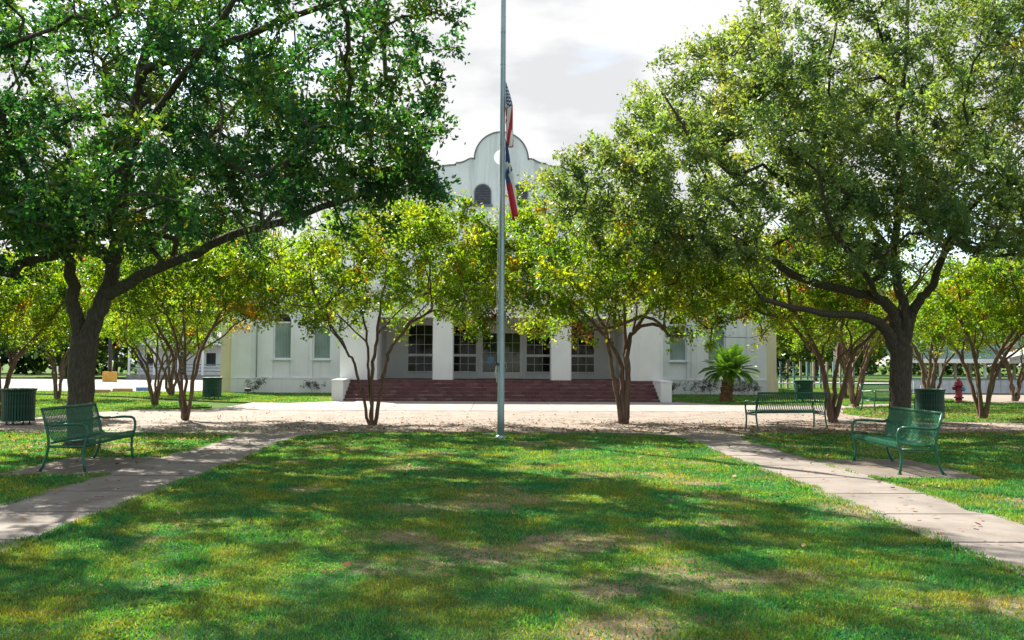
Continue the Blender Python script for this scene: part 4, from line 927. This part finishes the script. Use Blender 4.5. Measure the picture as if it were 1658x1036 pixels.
# ------------------------------------------------------------------ litter bins
def bin_proto():
    root = empty('litter_bin'); Rr = .365
    sl_ = MB(); prof = [(Rr, .085), (Rr, .70), (Rr+.008, .78), (Rr+.03, .845)]; hw = .021; vs = []
    for r_, z in prof: vs += [(r_, -hw, z), (r_, hw, z), (r_-.006, hw, z), (r_-.006, -hw, z)]
    sl_.add(vs, [(i*4+j, i*4+(j+1) % 4, i*4+4+(j+1) % 4, i*4+4+j) for i in range(3) for j in range(4)]+[(3, 2, 1, 0), (12, 13, 14, 15)])
    me = sl_.mesh('slat', M['can'])
    for k in range(36): link('slat', me, root, (0, 0, 0), (0, 0, 2*math.pi*k/36))
    for z, r_ in ((.11, Rr-.012), (.45, Rr-.012), (.76, Rr-.008)): MB().lathe([(r_, z-.02), (r_+.005, z-.02), (r_+.005, z+.02), (r_, z+.02)], 32).build('hoop', M['can'], root)
    MB().tube([((Rr+.028)*math.cos(a), (Rr+.028)*math.sin(a), .85) for a in np.linspace(0, 2*math.pi, 37)], .016, 8, False).build('rim', M['can'], root, True)
    MB().lathe([(.0, .09), (.33, .09), (.335, .80), (.325, .80), (.30, .2), (0, .2)], 28).build('liner', M['liner'], root, True)
    MB().lathe([(.335, .80), (.39, .846), (.20, .872), (.19, .862), (.33, .81)], 32).build('lid', M['can'], root, True)
    for k in range(4):
        a = R(45+90*k); MB().lathe([(.0, 0), (.03, 0), (.03, .02), (.015, .03), (.015, .09)], 10, (.27*math.cos(a), .27*math.sin(a), 0)).build('foot', M['dark_metal'], root)
    return root
bn = bin_proto()
BIN = [((-11.45, 22.75, .045), .1, 'dark green litter bin cut near the left edge, in front of thick crape myrtle'), ((-11.25, 37.6, .08), .7, 'dark green litter bin at the left corner of the building'),
       ((12.85, 38.0, .08), .3, 'green litter bin behind the bench that faces the building'), ((11.85, 24.9, .08), 1.1, 'dark green litter bin right of the oak trunk, behind the right front bench')]
for i, (p, a, lb) in enumerate(BIN):
    o = bn if i == 0 else copy_tree(bn)
    o.location = p; o.rotation_euler = (0, 0, a); tag(o, lb, 'litter bin', 'green slatted litter bins')

# ------------------------------------------------------------------ fire hydrant
hx, hy = B(1559, 655)
hy_ = empty('fire_hydrant', (hx, hy, .075), 0, 'dark red fire hydrant with a blue cap on the right grass', 'hydrant')
MB().lathe([(0, 0), (.20, 0), (.20, .05), (.13, .06), (.13, .16), (.19, .17), (.19, .22), (.135, .23), (.13, .55), (.135, .66), (.18, .67), (.18, .72), (.15, .73)], 22).build('barrel', M['hyd_red'], hy_, True)
MB().lathe([(.165, .72), (.16, .78), (.12, .86), (.06, .91), (.05, .93), (.045, 1.0), (0, 1.0)], 22).build('bonnet', M['hyd_red'], hy_, True)
def nozzle(mat, ang, r, L, z):
    o = MB().lathe([(r*.75, 0), (r*.75, L*.5), (r, L*.5), (r, L), (r*.35, L), (r*.3, L+.04), (0, L+.04)], 14).build('nozzle', M[mat], hy_, True, (math.cos(ang)*.10, math.sin(ang)*.10, z)); o.rotation_euler = (0, R(90), ang)
nozzle('hyd_red', R(180), .075, .13, .57); nozzle('hyd_blue', R(-40), .10, .13, .55); nozzle('hyd_red', R(60), .07, .13, .57)

# ------------------------------------------------------------------ parking lot furniture, left background
for i, (x0_, x1_, yy, mt_, lb) in enumerate([(158, 186, 637.5, 'tan_stop', 'tan concrete wheel stop nearest the oak trunk'), (191, 221, 635.5, 'tan_stop', 'tan concrete wheel stop beside the blue one'), (228, 250, 633.5, 'blue_stop', 'blue painted wheel stop by the small crape myrtle')]):
    gx, gy = gnd((x0_+x1_)/2, yy); L = (x1_-x0_)*gy/F
    p = [(-.09, 0), (.09, 0), (.08, .14), (.05, .19), (-.05, .19), (-.08, .14)]
    mb = MB(); n = 6; vs = [(-L/2, a, c_) for a, c_ in p]+[(L/2, a, c_) for a, c_ in p]; mb.add(vs, [tuple(range(6)), tuple(range(11, 5, -1))]+[(k, k+6, (k+1) % 6+6, (k+1) % 6) for k in range(6)])
    o = mb.build('wheel_stop', M[mt_], None, False, (gx, gy, .03), (0, 0, R(4))); tag(o, lb, 'wheel stop', 'parking wheel stops')
lx, ly = gnd(185, 618.5)
lp = empty('light_pole', (lx, ly, .03), 0, 'dark light pole on a yellow concrete block in the parking lot', 'lamp post')
MB().slab([(-.40, -.36), (-.36, -.40), (.36, -.40), (.40, -.36), (.40, .36), (.36, .40), (-.36, .40), (-.40, .36)], 0, .75).build('base_block', M['yellow'], lp)
MB().tube([(0, 0, .75), (0, 0, 8)], [.14, .10], 10).build('pole', M['dark_metal'], lp, True)
MB().box(-.9, .9, -.1, .1, 7.9, 8.0).box(-1.2, -.7, -.2, .2, 7.85, 8.05).box(.7, 1.2, -.2, .2, 7.85, 8.05).build('lamp_head', M['dark_metal'], lp)
gx, gy = gnd(232, 616)
sg = empty('parking_sign', (gx, gy, .0), 0, 'blue accessible parking sign on a thin post before the white house', 'sign')
MB().tube([(0, .02, 0), (0, .02, 2.25)], .03, 8).build('post', M['fence'], sg)
pl_ = MB().box(-.20, .20, -.005, .003, 1.55, 2.25).build('sign_plate', M['sign_blue'], sg)
ic = MB(); y = -.012        # wheelchair emblem
ic.tube([(-.01, y, 2.14), (-.01, y, 2.17)], .032, 10); ic.tube([(-.01, y, 2.11), (-.01, y, 1.97), (.06, y, 1.97), (.10, y, 1.87), (.13, y, 1.88)], .016, 6); ic.tube([(-.01, y, 2.05), (.06, y, 2.05)], .014, 6)
ic.tube([(-.01+.09*math.cos(a), y, 1.93+.09*math.sin(a)) for a in np.linspace(R(110), R(350), 14)], .013, 6); ic.build('wheelchair_emblem', M['white'], pl_)
ic = MB()
for z in (1.62, 1.69): ic.box(-.15, .15, -.010, -.006, z, z+.03)
ic.build('white_bars', M['white'], pl_)
o = MB().tube([(0, 0, 0), (0, 0, 1.1)], .05, 10).build('marker_post', M['white'], None, True, (*gnd(102, 614), 0)); tag(o, 'thin white marker post at the far edge of the parking lot', 'post')
gx, gy = gnd(405, 642)
fl = empty('floodlight', (gx, gy, .07), R(180), 'small black ground floodlight aimed at the left wing', 'floodlight')
MB().tube([(0, 0, -.05), (0, 0, .2)], .015, 6).build('stake', M['dark_metal'], fl); MB().add([(-.13, -.06, .16), (.13, -.06, .16), (.13, .07, .22), (-.13, .07, .22), (-.15, -.09, .32), (.15, -.09, .32), (.10, .07, .30), (-.10, .07, .30)], [(3, 2, 1, 0), (4, 5, 6, 7), (0, 1, 5, 4), (1, 2, 6, 5), (2, 3, 7, 6), (3, 0, 4, 7)]).build('head', M['dark_metal'], fl)
# white house with a porch
hx0 = (-VX+285)*84/F
hs = empty('white_house', (hx0, 84, 0), 0, 'small white house with gabled roof and railed porch past the parking lot', 'house')
MB().box(-3.2, 5.5, 0, 8, 0, 3.0).prism([(-3.2, 3.0), (5.5, 3.0), (1.15, 5.2)], .002, 8).build('wall', M['siding'], hs)
MB().prism([(-3.9, 2.75), (1.15, 5.35), (6.2, 2.75), (6.2, 2.95), (1.15, 5.58), (-3.9, 2.95)], -2.4, 8.3).build('roof', M['shingle'], hs)
MB().prism([(-3.3, 2.98), (5.6, 2.98), (1.15, 5.25)], -2.2, -2.05).build('porch_gable', M['siding'], hs)
MB().box(-3.3, 5.6, -2.2, 0, 0, .35).build('porch_deck', M['shingle'], hs)
for x in (-3.1, -.9, 1.2, 3.3, 5.3): MB().box(x-.09, x+.09, -2.15, -1.97, .35, 2.9).build('porch_post', M['white'], hs)
for z in (.65, .95, 1.25): MB().box(-3.0, 5.2, -2.10, -2.03, z, z+.07).build('rail', M['rail_blue'], hs)
for x in (-1.9, 3.4):
    wn = MB().box(x-.5, x+.5, -.03, .02, 1.1, 2.4).build('window', M['white'], hs); MB().box(x-.42, x+.42, -.045, -.031, 1.18, 2.32).build('pane', M['glass'], wn)
MB().box(.3, 1.2, -.03, .02, .36, 2.4).build('door', M['dark_metal'], hs)

# ------------------------------------------------------------------ right background: pavilion, fence, poles
pv = empty('pavilion', (24.8, 52, 0), 0, 'open pavilion with green roof, posts and pale plank walls on the right', 'pavilion')
x0, x1 = -2.2, 16
MB().add([(x0-.5, -1.2, 1.80), (9.2, -1.2, 1.80), (9.2, 4, 3.6), (x0+.6, 4, 3.6), (x0-.5, -1.2, 1.90), (9.2, -1.2, 1.90), (9.2, 4, 3.72), (x0+.6, 4, 3.72)], [(3, 2, 1, 0), (4, 5, 6, 7), (0, 1, 5, 4), (1, 2, 6, 5), (2, 3, 7, 6), (3, 0, 4, 7)]).build('roof', M['green_roof'], pv)
MB().prism([(3.2, 1.80), (6.5, 2.55), (14.0, 1.80), (14.0, 2.0), (6.5, 2.8), (3.2, 2.0)], -2.4, 5).build('porch_roof', M['shingle'], pv)
MB().box(x0-.5, 9.2, -1.28, -1.21, 1.70, 1.93).build('fascia', M['white'], pv)
for k in range(22):
    x = x0+k*.84; MB().box(x-.06, x+.06, -.6, -.48, 0, 2.1).build('post', M['post_wood'] if k % 3 else M['white'], pv)
for k in range(44):
    x = x0+.05+k*.41; MB().box(x, x+.39, -.80, -.76, .02, .78).build('plank', M['plank'], pv)
MB().box(x0, x1, -.86, -.70, .785, .86).build('top_rail', M['rail_blue'], pv)
MB().box(x0, x1, 3.4, 3.5, .9, .97).build('back_rail', M['rail_blue'], pv)
MB().box(x0, x1, -.7, 5, -.1, .05).build('floor_slab', M['apron'], pv)
fn = empty('fence', (20.5, 58, 0), 0, 'weathered post fence running left from the pavilion', 'fence')
for k in range(16): MB().box(-.06+k*.42-4, .06+k*.42-4, 0, .12, 0, 1.75).build('post', M['post_wood'] if k % 2 else M['rail_blue'], fn)
for z in (.35, .75): MB().box(-4.1, 2.5, -.04, -.005, z, z+.08).build('rail', M['white'] if z < .5 else M['rail_blue'], fn)
gx, gy = gnd(1318, 616)
wp = MB().tube([(0, 0, 0), (0, 0, 9)], [.20, .14], 12).build('utility_pole', M['white'], None, True, (gx, gy, 0)); tag(wp, 'plain white utility pole beside the dark far oak', 'pole')
gx, gy = gnd(1356, 640)
wp = MB().tube([(0, 0, 0), (0, 0, 6)], [.07, .05], 10).build('utility_pole', M['white'], None, True, (gx, gy, 0)); tag(wp, 'slim pale pole behind the stems of the dark crape myrtle', 'pole')

# ------------------------------------------------------------------ fallen leaves
n = 9000; X = []; Yl = []
for (cx, cy_, sx_, sy_, k) in ((1, 21.5, 5, .5, 1700), (-3, 23.2, 2.2, 1.2, 900), (3.6, 23.6, 2.4, 1.2, 900), (8.5, 22.6, 2.6, 1.3, 1500), (12.5, 28.5, 2.2, 2.8, 1300), (-9, 24, 4, 2.5, 900), (-7.6, 17.2, 1.6, 1.4, 500), (9.8, 21.3, 2.0, 1.6, 700), (0, 26.5, 7, 2.6, 500), (0, 12, 5, 5, 420), (-4.6, 13, .6, 4, 120), (4.6, 14, .6, 4, 120), (14.5, 26.5, 2.5, 1.5, 500)):
    X.append(RNG.normal(cx, sx_, k)); Yl.append(RNG.normal(cy_, sy_, k))
X = np.concatenate(X); Yl = np.concatenate(Yl); k = (Yl > 6) & (Yl < 36) & ~((np.abs(X) < 3.9) & (Yl < 20.4) & (RNG.random(len(X)) < .6)); X, Yl = X[k], Yl[k]; n = len(X)
z = np.where(Yl > 20.6, .052, .060); z = np.where(inpoly(X, Yl, PE) | inpoly(X, Yl, PB), .10, z)
a = RNG.uniform(0, 6.283, n); s_ = RNG.uniform(.018, .045, n); d1 = np.stack([np.cos(a), np.sin(a), RNG.normal(0, .25, n)], 1)*s_[:, None]; d2 = np.stack([-np.sin(a), np.cos(a), RNG.normal(0, .3, n)], 1)*(s_*.55)[:, None]
p = np.stack([X, Yl, z+.012], 1); V = np.stack([p-d1, p+d2, p+d1, p-d2], 1)
pal = np.array([(.20, .10, .05), (.26, .16, .09), (.13, .08, .05), (.33, .20, .09), (.24, .08, .03)]); cc = pal[RNG.integers(0, 5, n)]*RNG.uniform(.7, 1.3, (n, 1))
tag(link('fallen_leaves', np_mesh('fallen_leaves', V, 4, cc, M['litter'])), 'brown fallen leaves scattered under the trees', 'leaves', kind='stuff')
